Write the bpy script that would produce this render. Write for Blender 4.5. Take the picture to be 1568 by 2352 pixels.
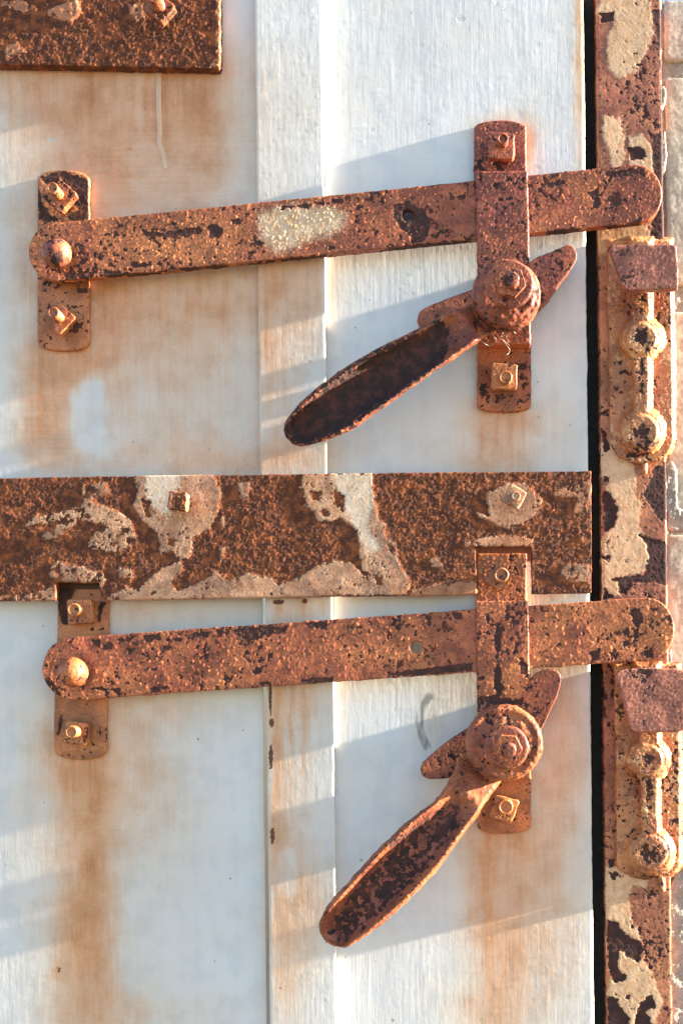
import bpy, bmesh, math, random
import numpy as np
from mathutils import Matrix, Vector

for o in list(bpy.data.objects):
    bpy.data.objects.remove(o)
scene = bpy.context.scene
COL = scene.collection
rad = math.radians

# ------------------------------------------------------------------ camera, sky, sun, exposure
S = 0.0003                     # metres on the door face for one unit of the measured drawing (1568 x 2352 units)
CX, CY, DIST, EYE = 1080.0, 1560.0, 0.90, 1.40
ROLL = rad(-0.62)
cr, sr = math.cos(ROLL), math.sin(ROLL)

cam_data = bpy.data.cameras.new("camera")
cam = bpy.data.objects.new("camera", cam_data)
COL.objects.link(cam)
cam_data.sensor_fit = 'VERTICAL'
cam_data.sensor_height = 36.0
cam_data.lens = 36.0 * DIST / (2352 * S)
cam_data.shift_x = (784 - CX) / 2352
cam_data.shift_y = (CY - 1176) / 2352
cam_data.clip_start = 0.05
cam_data.clip_end = 500
right, up, back = Vector((cr, 0, sr)), Vector((-sr, 0, cr)), Vector((0, -1, 0))
cam.matrix_world = Matrix(((right.x, up.x, back.x, 0), (right.y, up.y, back.y, -DIST), (right.z, up.z, back.z, EYE), (0, 0, 0, 1)))
scene.camera = cam

SUN_DIR = Vector((1.0, -0.034, 0.262)).normalized()      # towards the sun: low, from the right, grazing the door
sun_el = math.asin(SUN_DIR.z)
sun_az = math.atan2(SUN_DIR.x, SUN_DIR.y)
world = bpy.data.worlds.new("World")
scene.world = world
world.use_nodes = True
wn, wl = world.node_tree.nodes, world.node_tree.links
wn.clear()
sky = wn.new('ShaderNodeTexSky')
sky.sky_type = 'NISHITA'
sky.sun_disc = False
sky.sun_elevation = sun_el
sky.sun_rotation = sun_az
sky.air_density, sky.dust_density, sky.ozone_density = 1.0, 0.3, 2.5
wbg = wn.new('ShaderNodeBackground')
wbg.inputs['Strength'].default_value = 0.056
wout = wn.new('ShaderNodeOutputWorld')
wl.new(sky.outputs[0], wbg.inputs[0])
wl.new(wbg.outputs[0], wout.inputs[0])

sun_data = bpy.data.lights.new("sun", 'SUN')
sun_data.energy = 5.0
sun_data.angle = rad(0.8)
sun_data.color = (1.0, 0.87, 0.69)
sun = bpy.data.objects.new("sun", sun_data)
COL.objects.link(sun)
sun.location = (3, -1, 3)
sun.rotation_euler = SUN_DIR.to_track_quat('Z', 'Y').to_euler()

scene.view_settings.view_transform = 'Standard'
scene.view_settings.look = 'None'
scene.view_settings.exposure = 2.88
scene.view_settings.gamma = 1.0
scene.view_settings.use_curve_mapping = False
scene.cycles.max_bounces = 6

# ------------------------------------------------------------------ measuring helpers
def W(x, y, z):
    """drawing units + height above the door face (mm) -> world point; works on arrays"""
    x = np.asarray(x, float); y = np.asarray(y, float); z = np.asarray(z, float) * 0.001
    k = (DIST - z) / DIST
    px, py = (x - CX) * S * k, (CY - y) * S * k
    return np.stack(np.broadcast_arrays(px * cr - py * sr, -z, EYE + px * sr + py * cr), -1)

def PX(w):
    """world points -> drawing units"""
    z = -w[:, 1]; k = DIST / (DIST - z)
    a, b = w[:, 0], w[:, 2] - EYE
    return CX + (a * cr + b * sr) * k / S, CY - (-a * sr + b * cr) * k / S

# ------------------------------------------------------------------ numpy noise
def _h(ix, iy, iz, seed):
    h = (ix.astype(np.int64) * 374761393 + iy.astype(np.int64) * 668265263 + iz.astype(np.int64) * 2147483647 + seed * 974634777) & 0xffffffff
    h = ((h ^ (h >> 13)) * 1274126177) & 0xffffffff
    h = ((h ^ (h >> 16)) * 2246822519) & 0xffffffff
    return ((h ^ (h >> 15)) & 0xffffff).astype(np.float64) / 0xffffff

def vnoise(p, f, seed=0):
    q = p * f; i = np.floor(q); t = q - i; t = t * t * t * (t * (t * 6 - 15) + 10); i = i.astype(np.int64)
    r = 0
    for dx in (0, 1):
        wx = t[:, 0] if dx else 1 - t[:, 0]
        for dy in (0, 1):
            wy = t[:, 1] if dy else 1 - t[:, 1]
            for dz in (0, 1):
                wz = t[:, 2] if dz else 1 - t[:, 2]
                r = r + wx * wy * wz * _h(i[:, 0] + dx, i[:, 1] + dy, i[:, 2] + dz, seed)
    return r * 2 - 1

_R = np.array([[0.8, 0.36, -0.48], [-0.6, 0.48, -0.64], [0.0, 0.8, 0.6]])
def fbm(p, f, n=4, seed=0, g=0.5):
    r, a, s = 0, 1.0, 0
    q = p
    for k in range(n):
        r = r + a * vnoise(q, f, seed + k * 17); s += a; a *= g; f *= 2.03; q = q @ _R.T
    return r / s

def worley(p2, f, seed=0):
    """2-D cells: distance to the nearest point in cell units, and a random number of that cell"""
    q = p2 * f; i = np.floor(q).astype(np.int64)
    best = np.full(len(q), 9.0); rnd = np.zeros(len(q)); z = np.zeros(len(q), np.int64)
    for dx in (-1, 0, 1):
        for dy in (-1, 0, 1):
            cx, cy = i[:, 0] + dx, i[:, 1] + dy
            ox, oy = _h(cx, cy, z, seed), _h(cx, cy, z + 1, seed)
            d = np.hypot(cx + ox - q[:, 0], cy + oy - q[:, 1])
            m = d < best
            best = np.where(m, d, best); rnd = np.where(m, _h(cx, cy, z + 2, seed), rnd)
    return best, rnd

def sstep(a, b, x):
    t = np.clip((x - a) / (b - a), 0, 1)
    return t * t * (3 - 2 * t)

# shapes drawn on a surface, in drawing units
def poly(x, y, pts):
    """signed distance, positive inside"""
    n = len(pts); d = np.full(len(x), 1e9); ins = np.zeros(len(x), bool)
    for k in range(n):
        (ax, ay), (bx, by) = pts[k], pts[(k + 1) % n]
        ex, ey = bx - ax, by - ay
        t = np.clip(((x - ax) * ex + (y - ay) * ey) / (ex * ex + ey * ey + 1e-9), 0, 1)
        d = np.minimum(d, np.hypot(x - ax - t * ex, y - ay - t * ey))
        c = ((ay > y) != (by > y)) & (x < (bx - ax) * (y - ay) / (by - ay + 1e-12) + ax)
        ins ^= c
    return np.where(ins, d, -d)

def polys(x, y, lst):
    r = np.full(len(x), -1e9)
    for p in lst: r = np.maximum(r, poly(x, y, p))
    return r

def blob(x, y, cx, cy, rx, ry, rot=0.0):
    a = rad(rot); dx, dy = x - cx, y - cy
    u, v = dx * math.cos(a) + dy * math.sin(a), -dx * math.sin(a) + dy * math.cos(a)
    return np.exp(-((u / rx) ** 2 + (v / ry) ** 2))

def blobs(x, y, lst):
    r = np.zeros(len(x))
    for b in lst:
        r = np.maximum(r, b[-1] * blob(x, y, *b[:-1]))
    return r

# ------------------------------------------------------------------ node helpers
def new_mat(name):
    m = bpy.data.materials.new(name); m.use_nodes = True
    nt = m.node_tree; nt.nodes.clear()
    return m, nt

class N:
    def __init__(s, nt): s.nt = nt
    def node(s, t, **kw):
        n = s.nt.nodes.new(t)
        for k, v in kw.items(): setattr(n, k, v)
        return n
    def link(s, a, b): s.nt.links.new(a, b)
    def put(s, sock, v):
        if hasattr(v, 'is_linked') or isinstance(v, bpy.types.NodeSocket): s.link(v, sock)
        else: sock.default_value = v
    def math(s, op, a, b=0.0, c=0.0, clamp=False):
        n = s.node('ShaderNodeMath', operation=op, use_clamp=clamp)
        s.put(n.inputs[0], a); s.put(n.inputs[1], b); s.put(n.inputs[2], c)
        return n.outputs[0]
    def mix(s, f, a, b):
        n = s.node('ShaderNodeMix', data_type='RGBA')
        s.put(n.inputs[0], f)
        s.put(n.inputs[6], a if not isinstance(a, tuple) else (*a, 1)); s.put(n.inputs[7], b if not isinstance(b, tuple) else (*b, 1))
        return n.outputs[2]
    def mul(s, f, a, b):
        n = s.node('ShaderNodeMix', data_type='RGBA', blend_type='MULTIPLY')
        s.put(n.inputs[0], f)
        s.put(n.inputs[6], a if not isinstance(a, tuple) else (*a, 1)); s.put(n.inputs[7], b if not isinstance(b, tuple) else (*b, 1))
        return n.outputs[2]
    def step(s, v, lo, hi, a=0.0, b=1.0):
        n = s.node('ShaderNodeMapRange', interpolation_type='SMOOTHSTEP')
        s.put(n.inputs[0], v); n.inputs[1].default_value = lo; n.inputs[2].default_value = hi
        n.inputs[3].default_value = a; n.inputs[4].default_value = b
        return n.outputs[0]
    def coords(s, scale=(1, 1, 1)):
        tc = s.node('ShaderNodeTexCoord'); oi = s.node('ShaderNodeObjectInfo')
        v = s.node('ShaderNodeVectorMath', operation='SCALE')
        c = s.node('ShaderNodeCombineXYZ')
        for k in range(3): s.link(oi.outputs['Random'], c.inputs[k])
        s.link(c.outputs[0], v.inputs[0]); v.inputs[3].default_value = 3.7
        a = s.node('ShaderNodeVectorMath', operation='ADD')
        s.link(tc.outputs['Object'], a.inputs[0]); s.link(v.outputs[0], a.inputs[1])
        m = s.node('ShaderNodeVectorMath', operation='MULTIPLY')
        s.link(a.outputs[0], m.inputs[0]); m.inputs[1].default_value = scale
        return m.outputs[0]
    def noise(s, vec, scale, detail=3, rough=0.55):
        n = s.node('ShaderNodeTexNoise')
        s.link(vec, n.inputs['Vector']); n.inputs['Scale'].default_value = scale
        n.inputs['Detail'].default_value = detail; n.inputs['Roughness'].default_value = rough
        return n.outputs[0]
    def attr(s, name):
        return s.node('ShaderNodeAttribute', attribute_name=name).outputs['Fac']
    def out(s, col, rough, height=None, dist=0.0001, strength=1.0, spec=0.4):
        b = s.node('ShaderNodeBsdfPrincipled'); o = s.node('ShaderNodeOutputMaterial')
        s.put(b.inputs['Base Color'], col if not isinstance(col, tuple) else (*col, 1)); s.put(b.inputs['Roughness'], rough)
        s.put(b.inputs['Specular IOR Level'], spec)
        if height is not None:
            bp = s.node('ShaderNodeBump'); bp.inputs['Distance'].default_value = dist; bp.inputs['Strength'].default_value = strength
            s.link(height, bp.inputs['Height']); s.link(bp.outputs[0], b.inputs['Normal'])
        s.link(b.outputs[0], o.inputs[0])

def rust_material(name, coat_a, coat_b, coat_c, dark_a, dark_b, cream_a, cream_b, grain=0.5, rough=0.45, dark_edge=0.09, bump=0.00026, spec=0.5, speck=0.38):
    m, nt = new_mat(name); n = N(nt)
    v = n.coords()
    fine = n.noise(v, 750, 5, 0.65); mid = n.noise(v, 150, 5, 0.62); micro = n.noise(v, 2600, 2, 0.6); big = n.noise(v, 35, 3)
    dark = n.step(n.math('ADD', n.attr('dark'), n.math('MULTIPLY', n.math('SUBTRACT', fine, 0.5), 0.55)), 0.5 - dark_edge, 0.5 + dark_edge)
    cream = n.step(n.math('ADD', n.attr('cream'), n.math('MULTIPLY', n.math('SUBTRACT', fine, 0.5), 0.7)), 0.30, 0.70)
    coat = n.mix(n.step(mid, 0.36, 0.66), coat_a, coat_b)
    coat = n.mix(n.math('MULTIPLY', n.step(n.math('ADD', n.attr('tint'), n.math('MULTIPLY', n.math('SUBTRACT', big, 0.5), 0.5)), 0.25, 0.85), 0.9), coat, coat_c)
    coat = n.mul(speck, coat, n.mix(n.step(fine, 0.35, 0.62), (0.34, 0.28, 0.26), (1.18, 1.12, 1.06)))
    coat = n.mul(0.75, coat, n.mix(n.step(n.noise(v, 48, 5, 0.65), 0.36, 0.62), (0.50, 0.44, 0.42), (1.22, 1.20, 1.14)))
    cr_ = n.mix(n.step(mid, 0.38, 0.64), cream_a, cream_b)
    cr_ = n.mul(0.25, cr_, n.mix(n.step(fine, 0.38, 0.55), (0.5, 0.4, 0.34), (1.05, 1.05, 1.05)))
    dk = n.mix(n.math('MULTIPLY', n.step(micro, 0.5, 0.72), grain), dark_a, dark_b)
    dk = n.mix(n.math('MULTIPLY', n.step(n.math('ADD', mid, n.math('MULTIPLY', micro, 0.4)), 0.62, 0.85), grain), dk, dark_b)
    col = n.mix(cream, coat, cr_)
    col = n.mix(dark, col, dk)
    rg = n.math('ADD', n.math('MULTIPLY', dark, 0.80 - rough), n.math('ADD', rough, n.math('MULTIPLY', n.math('SUBTRACT', fine, 0.5), 0.35)))
    hgt = n.math('ADD', n.math('MULTIPLY', fine, 0.8), n.math('MULTIPLY', micro, n.math('ADD', 0.25, n.math('MULTIPLY', dark, 0.45))))
    hgt = n.math('MULTIPLY', hgt, n.math('ADD', 0.55, n.math('SUBTRACT', n.math('MULTIPLY', dark, 0.45), n.math('MULTIPLY', cream, 0.30))))
    n.out(col, rg, hgt, bump, 1.0, spec)
    return m

M = {}
M['bar'] = rust_material('weathered red brown paint', (0.45, 0.132, 0.052), (0.31, 0.078, 0.038), (0.53, 0.185, 0.062), (0.038, 0.015, 0.012), (0.16, 0.042, 0.02), (0.72, 0.52, 0.34), (0.60, 0.38, 0.20), 0.5)
M['cast'] = rust_material('rough cast iron rust', (0.33, 0.090, 0.045), (0.19, 0.048, 0.034), (0.45, 0.140, 0.050), (0.018, 0.009, 0.009), (0.12, 0.032, 0.018), (0.54, 0.38, 0.27), (0.45, 0.27, 0.16), 0.6, 0.5)
M['strap'] = rust_material('peeling tan paint over flaking rust', (0.53, 0.315, 0.195), (0.44, 0.225, 0.130), (0.43, 0.180, 0.085), (0.062, 0.019, 0.010), (0.34, 0.098, 0.028), (0.71, 0.59, 0.46), (0.64, 0.47, 0.33), 0.85, 0.50, 0.14, 0.00045, 0.4, 0.35)
M['plate'] = rust_material('stained orange paint on steel plate', (0.45, 0.158, 0.062), (0.33, 0.098, 0.042), (0.52, 0.205, 0.075), (0.028, 0.012, 0.010), (0.16, 0.045, 0.020), (0.62, 0.46, 0.30), (0.52, 0.34, 0.20), 0.5)
M['jamb'] = rust_material('cream paint flaking off rusty steel', (0.45, 0.175, 0.095), (0.35, 0.115, 0.070), (0.52, 0.225, 0.105), (0.032, 0.013, 0.012), (0.12, 0.033, 0.020), (0.72, 0.475, 0.285), (0.62, 0.365, 0.195), 0.5, 0.46, 0.08, 0.0002, 0.45, 0.35)
M['catch'] = rust_material('orange stained cream paint on cast iron', (0.50, 0.215, 0.095), (0.38, 0.125, 0.058), (0.56, 0.265, 0.105), (0.028, 0.012, 0.011), (0.14, 0.040, 0.020), (0.64, 0.385, 0.20), (0.57, 0.30, 0.14), 0.5)
M['lug'] = rust_material('pinkish weathered rust', (0.43, 0.165, 0.105), (0.33, 0.112, 0.078), (0.50, 0.20, 0.11), (0.05, 0.02, 0.018), (0.16, 0.05, 0.035), (0.6, 0.42, 0.3), (0.5, 0.3, 0.2), 0.5, 0.5, 0.12)

def door_material():
    m, nt = new_mat('white oil paint with rust stains'); n = N(nt)
    v = n.coords(); vs = n.coords((1, 1, 0.07)); vh = n.coords((0.06, 1, 1))
    fine = n.noise(v, 700, 4, 0.6); mid = n.noise(v, 60, 4, 0.6); big = n.noise(v, 14, 3)
    brush = n.noise(vs, 420, 4, 0.65); brush2 = n.noise(vs, 130, 3, 0.6); hbr = n.noise(vh, 500, 3, 0.6)
    br = n.mix(n.attr('hbrush'), brush, hbr)
    st = n.math('ADD', n.attr('stain'), n.math('MULTIPLY', n.math('MULTIPLY', n.math('SUBTRACT', br, 0.5), 0.35), n.step(n.attr('stain'), 0.03, 0.4)))
    st = n.math('ADD', st, n.math('MULTIPLY', n.math('SUBTRACT', mid, 0.5), n.math('MULTIPLY', n.step(n.attr('stain'), 0.02, 0.5), 0.45)))
    st = n.math('ADD', st, n.math('MULTIPLY', n.math('SUBTRACT', fine, 0.5), n.math('MULTIPLY', n.step(n.attr('stain'), 0.05, 0.4), 0.30)))
    white = n.mix(n.step(big, 0.35, 0.7), (0.715, 0.735, 0.745), (0.69, 0.70, 0.695))
    white = n.mix(n.step(n.math('ADD', mid, n.math('MULTIPLY', brush2, 0.5)), 0.66, 0.92, 0, 0.6), white, (0.60, 0.635, 0.66))
    r = n.node('ShaderNodeValToRGB'); e = r.color_ramp.elements
    e[0].position = 0.0; e[0].color = (1, 1, 1, 1); e[1].position = 1.0; e[1].color = (0.66, 0.25, 0.075, 1)
    for p_, c_ in ((0.20, (1.0, 0.88, 0.76)), (0.42, (1.0, 0.67, 0.46)), (0.70, (0.93, 0.46, 0.23))):
        k = e.new(p_); k.color = (*c_, 1)
    n.link(st, r.inputs[0])
    col = n.mul(1.0, white, r.outputs[0])
    vo = n.node('ShaderNodeTexVoronoi'); n.link(v, vo.inputs['Vector']); vo.inputs['Scale'].default_value = 95
    sep = n.node('ShaderNodeSeparateColor'); n.link(vo.outputs['Color'], sep.inputs[0])
    sz = n.math('MULTIPLY', n.math('POWER', sep.outputs[0], 3.5), 0.10)
    spk = n.step(n.math('SUBTRACT', sz, n.math('ADD', vo.outputs['Distance'], n.math('MULTIPLY', n.math('SUBTRACT', fine, 0.5), 0.1))), 0.0, 0.02)
    col = n.mix(n.math('MULTIPLY', spk, 0.75), col, n.mix(sep.outputs[1], (0.16, 0.15, 0.14), (0.32, 0.20, 0.12)))
    vo2 = n.node('ShaderNodeTexVoronoi'); n.link(v, vo2.inputs['Vector']); vo2.inputs['Scale'].default_value = 34
    sep2 = n.node('ShaderNodeSeparateColor'); n.link(vo2.outputs['Color'], sep2.inputs[0])
    chip = n.step(n.math('SUBTRACT', n.math('MULTIPLY', n.math('POWER', sep2.outputs[0], 5.0), 0.15), n.math('ADD', vo2.outputs['Distance'], n.math('MULTIPLY', n.math('SUBTRACT', mid, 0.45), 0.35))), 0.0, 0.02)
    col = n.mix(n.math('MULTIPLY', chip, 0.5), col, (0.50, 0.53, 0.53))
    col = n.mix(n.step(n.attr('scuff_shade'), 0.25, 0.9), col, (0.24, 0.235, 0.22))
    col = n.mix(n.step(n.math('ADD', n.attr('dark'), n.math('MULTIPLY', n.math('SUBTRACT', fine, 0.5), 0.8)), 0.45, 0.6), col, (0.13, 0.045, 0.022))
    hgt = n.math('ADD', n.math('MULTIPLY', br, 0.55), n.math('MULTIPLY', fine, 0.28))
    hgt = n.math('SUBTRACT', hgt, n.math('MULTIPLY', chip, 0.7))
    hgt = n.math('ADD', hgt, n.math('MULTIPLY', spk, 0.6))
    n.out(col, n.math('ADD', 0.26, n.math('MULTIPLY', fine, 0.25)), hgt, 0.00018, 1.0, 0.45)
    return m
M['door'] = door_material()

def simple_material(name, a, b, scale, rough, bump, spec=0.3, contrast=(0.35, 0.65)):
    m, nt = new_mat(name); n = N(nt); v = n.coords()
    f = n.noise(v, scale, 5, 0.65); g = n.noise(v, scale * 6, 3, 0.6)
    col = n.mix(n.step(f, *contrast), a, b)
    col = n.mul(0.4, col, n.mix(n.step(g, 0.35, 0.6), (0.55, 0.54, 0.52), (1.1, 1.1, 1.1)))
    n.out(col, rough, n.math('ADD', f, n.math('MULTIPLY', g, 0.5)), bump, 1.0, spec)
    return m
M['block'] = simple_material('beige painted concrete block', (0.45, 0.425, 0.36), (0.42, 0.395, 0.33), 60, 0.75, 0.0002)
M['mortar'] = simple_material('rough grey cement mortar', (0.38, 0.365, 0.325), (0.27, 0.26, 0.23), 220, 0.9, 0.0007)
M['gasket'] = simple_material('black rubber', (0.012, 0.012, 0.011), (0.02, 0.02, 0.018), 200, 0.7, 0.0001)
M['ground'] = simple_material('pale dry ground', (0.21, 0.175, 0.125), (0.16, 0.13, 0.09), 3, 0.95, 0.01)
def thread_material():
    m, nt = new_mat('spider silk'); n = N(nt); v = n.coords()
    n.out(n.mix(n.noise(v, 300), (0.7, 0.68, 0.64), (0.5, 0.48, 0.45)), 0.5)
    return m
M['silk'] = thread_material()

# ------------------------------------------------------------------ object helpers
def thing(name, label, cat, loc, group=None):
    o = bpy.data.objects.new(name, None); COL.objects.link(o)
    o.location = loc; o.empty_display_size = 0.02
    o['label'] = label; o['category'] = cat
    if group: o['group'] = group
    return o

def mesh_obj(name, verts, faces, mat, parent=None, loc=(0, 0, 0), ang=0.0):
    """verts are world positions; the object's origin goes to loc, its local x axis turned by ang about the view axis"""
    me = bpy.data.meshes.new(name)
    v = np.asarray(verts, float) - np.asarray(loc, float)
    if ang:
        c, s = math.cos(ang), math.sin(ang)
        v = np.stack([v[:, 0] * c + v[:, 2] * s, v[:, 1], -v[:, 0] * s + v[:, 2] * c], -1)
    f = np.asarray(faces, np.int32)
    me.vertices.add(len(v)); me.vertices.foreach_set('co', v.astype(np.float32).ravel())
    k = f.shape[1]
    me.loops.add(f.size); me.loops.foreach_set('vertex_index', f.ravel())
    me.polygons.add(len(f)); me.polygons.foreach_set('loop_start', np.arange(0, f.size, k, dtype=np.int32))
    me.update(calc_edges=True)
    return link_mesh(name, me, mat, parent, loc, ang)

def link_mesh(name, me, mat, parent, loc, ang=0.0):
    me.materials.clear(); me.materials.append(M[mat])
    me.polygons.foreach_set('use_smooth', np.ones(len(me.polygons), bool))
    o = bpy.data.objects.new(name, me); COL.objects.link(o)
    R = Matrix.Rotation(-ang, 4, 'Y')
    mw = Matrix.Translation(Vector(loc)) @ R
    if parent is not None:
        o.parent = parent
        base = parent
        pm = Matrix.Identity(4)
        chain = []
        while base is not None:
            chain.append(base); base = base.parent
        for b in reversed(chain): pm = pm @ b.matrix_parent_inverse @ b.matrix_basis
        o.matrix_basis = pm.inverted() @ mw
    else:
        o.matrix_basis = mw
    o['_mw'] = [c for r in mw for c in r]
    return o

def world_of(o):
    m = np.array(list(o['_mw'])).reshape(4, 4)
    me = o.data; n = len(me.vertices)
    co = np.empty(n * 3, np.float32); me.vertices.foreach_get('co', co); co = co.reshape(-1, 3).astype(float)
    nr = np.empty(n * 3, np.float32); me.vertex_normals.foreach_get('vector', nr); nr = nr.reshape(-1, 3).astype(float)
    return co, nr, co @ m[:3, :3].T + m[:3, 3], nr @ m[:3, :3].T

def set_attr(o, name, arr):
    a = o.data.attributes.get(name) or o.data.attributes.new(name, 'FLOAT', 'POINT')
    a.data.foreach_set('value', np.ascontiguousarray(arr, np.float32))

def displace(o, d):
    co, nr, _, _ = world_of(o)
    co = co + nr * d[:, None]
    o.data.vertices.foreach_set('co', co.astype(np.float32).ravel()); o.data.update()

# closed solids collected in one bmesh (local frame: x along, y towards the room is negative, z up), then remeshed evenly
class Solid:
    def __init__(s, loc, ang=0.0):
        s.bm = bmesh.new(); s.loc = np.asarray(loc, float); s.ang = ang
    def to_local(s, w):
        v = np.asarray(w, float).reshape(-1, 3) - s.loc
        c, q = math.cos(s.ang), math.sin(s.ang)
        return np.stack([v[:, 0] * c + v[:, 2] * q, v[:, 1], -v[:, 0] * q + v[:, 2] * c], -1)
    def prism(s, pts, z0, z1, holes=(), zref=None):
        """outline in drawing units as seen at height zref (front face by default), from height z0 to z1 in mm"""
        bm = s.bm
        edges = []
        for ring in [pts] + list(holes):
            a = np.array(ring, float); w = s.to_local(W(a[:, 0], a[:, 1], z1 if zref is None else zref)); w[:, 1] = -z0 * 0.001
            vs = [bm.verts.new(p) for p in w]
            edges += [bm.edges.new((vs[i], vs[(i + 1) % len(vs)])) for i in range(len(vs))]
        r = bmesh.ops.triangle_fill(bm, use_beauty=True, use_dissolve=False, edges=edges)
        fs = [g for g in r['geom'] if isinstance(g, bmesh.types.BMFace)]
        e = bmesh.ops.extrude_face_region(bm, geom=fs)
        nv = [g for g in e['geom'] if isinstance(g, bmesh.types.BMVert)]
        for v in nv: v.co.y = -z1 * 0.001
        return s
    def lathe(s, x, y, zref, prof, n=40, squash=None):
        """turned body about an axis square to the door; prof = [(radius in drawing units, height mm), ...] from back to front"""
        c = s.to_local(W(x, y, zref))[0]; k = (DIST - zref * .001) / DIST
        bm = s.bm; rings = []
        for r, z in prof:
            rings.append([bm.verts.new((c[0] + r * S * k * math.cos(2 * math.pi * i / n), -z * .001, c[2] + r * S * k * math.sin(2 * math.pi * i / n))) for i in range(n)])
        for a, b in zip(rings, rings[1:]):
            for i in range(n): bm.faces.new((a[i], a[(i + 1) % n], b[(i + 1) % n], b[i]))
        bm.faces.new(list(reversed(rings[0]))); bm.faces.new(rings[-1])
        return s
    def loft(s, rings):
        """rings of world points, closed"""
        bm = s.bm; rr = [[bm.verts.new(p) for p in s.to_local(r)] for r in rings]
        n = len(rr[0])
        for a, b in zip(rr, rr[1:]):
            for i in range(n): bm.faces.new((a[i], a[(i + 1) % n], b[(i + 1) % n], b[i]))
        bm.faces.new(list(reversed(rr[0]))); bm.faces.new(rr[-1])
        return s
    def build(s, name, mat, parent=None, voxel=0.7, smooth=0, loc=None):
        bmesh.ops.recalc_face_normals(s.bm, faces=s.bm.faces)
        me = bpy.data.meshes.new(name); s.bm.to_mesh(me); s.bm.free()
        t = bpy.data.objects.new(name, me); COL.objects.link(t)
        md = t.modifiers.new('r', 'REMESH'); md.mode = 'VOXEL'; md.voxel_size = voxel * 0.001; md.adaptivity = 0
        if smooth:
            sm = t.modifiers.new('s', 'SMOOTH'); sm.factor = 0.5; sm.iterations = smooth
        dg = bpy.context.evaluated_depsgraph_get()
        me2 = bpy.data.meshes.new_from_object(t.evaluated_get(dg))
        bpy.data.objects.remove(t); bpy.data.meshes.remove(me)
        me2.name = name
        return link_mesh(name, me2, mat, parent, tuple(s.loc), s.ang)

def wear(o, seed, spots=0.30, spot_mm=3.0, spot_bias=0.0, pit=0.30, blister=0.0, blister_mm=3.0, grain=0.10, wob=0.25, dark=None, cream=None, tint=None, edge=0.0, extra=None, cream_h=0.0, ragged=9.0, cream_w=10.0, nib=0.85):
    """rust: pits that show the dark metal, blisters under the paint, uneven faces; writes dark / cream / tint"""
    co, nr, wp, wnr = world_of(o)
    P = wp * 1000.0 + np.array([seed * 91.7, seed * 37.3, seed * 53.9])        # millimetres
    x, y = PX(wp)
    P2 = np.stack([P[:, 0] + 0.6 * P[:, 1], P[:, 2] + 0.5 * P[:, 1]], -1)
    warp = np.stack([vnoise(P, 0.8, 5), vnoise(P, 0.8, 6)], -1) * 0.45
    gate = fbm(P, 0.05, 3, 11)
    n_mid = fbm(P, 0.35, 4, 21); n_fine = fbm(P, 0.9, 3, 31)
    d1, r1 = worley(P2 + 1.6 * warp, 1.0 / spot_mm, seed)
    d2, r2 = worley(P2 + 1.6 * warp, 2.1 / spot_mm, seed + 7)
    if callable(spots): spots = spots(x, y)
    lim = spots + 0.35 * gate
    lim2 = 0.8 * spots + 0.45 * fbm(P, 0.09, 2, 15)
    s1 = np.where(r1 < lim * .8, (0.02 + 0.55 * (r1 / np.maximum(lim, .05)) ** 2) - d1, -1)
    s2 = np.where(r2 < lim2, (0.05 + 0.30 * (r2 / np.maximum(lim2, .05))) - d2, -1)
    blot = fbm(P, 0.30, 5, 61, 0.62) - (0.56 - 0.80 * spots - 0.45 * gate)
    dk = np.maximum(np.maximum(s1, s2 * 0.6), blot * 1.3) + 0.30 * n_fine + spot_bias
    F = 0.5 + dk * 1.4
    if cream is not None:
        C0 = 0.5 + (cream(x, y) + ragged * n_mid) / 10.0
        F = F - 0.35 * np.clip(C0, 0, 1)
    if dark is not None:
        sd = dark(x, y) + ragged * n_mid + 0.5 * ragged * n_fine               # distance in drawing units, + inside
        F = np.maximum(F, 0.5 + sd / 9.0)
    if edge:
        rim = np.clip(1 - np.abs(wnr[:, 1]), 0, 1)
        F = np.maximum(F, 0.15 + edge * rim + 0.5 * n_mid)
    C = np.zeros(len(x))
    if cream is not None:
        C = 0.5 + (cream(x, y) + ragged * n_mid + 0.4 * ragged * n_fine) / cream_w
    F = np.clip(F, 0, 1); C = np.clip(C, 0, 1)
    T = np.clip(0.45 + 0.5 * fbm(P, 0.03, 3, 41) + (tint(x, y) if tint is not None else 0), 0, 1)
    h = wob * fbm(P, 0.04, 3, 51) + grain * n_fine + 0.5 * grain * vnoise(P, 1.6, 77)
    dm = sstep(0.42, 0.62, F)
    h = h - pit * dm * (1 - 0.6 * n_fine)
    lip = sstep(0.18, 0.42, F) * (1 - dm)
    h = h + 0.45 * pit * lip * (0.6 + 0.8 * n_mid)
    if blister:
        b1, q1 = worley(P2 + warp * .6, 1.0 / blister_mm, seed + 3)
        b2, q2 = worley(P2 + warp * .6, 1.9 / blister_mm, seed + 4)
        bg = 0.25 + 0.95 * sstep(-0.25, 0.3, fbm(P, 0.07, 3, 71))
        h = h + bg * blister * (1.25 * np.clip(1 - (b1 / (0.22 + 0.25 * q1)) ** 2, 0, 1) * sstep(0.45, 0.95, q1) + 0.6 * np.clip(1 - (b2 / 0.40) ** 2, 0, 1) * sstep(0.5, 1.0, q2)) * (1 - 0.5 * dm)
    if cream_h: h = h + cream_h * sstep(0.4, 0.6, C) * (1 - dm)
    rim_ = np.clip(1 - np.abs(wnr[:, 1]) * 1.3, 0, 1)
    h = h + rim_ * nib * (fbm(P, 0.16, 3, 93) + 0.5 * n_mid - 0.25)
    if extra is not None: h = h + extra(x, y, P)
    displace(o, h * 0.001)
    set_attr(o, 'dark', F); set_attr(o, 'cream', C); set_attr(o, 'tint', T)
    return o

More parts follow.
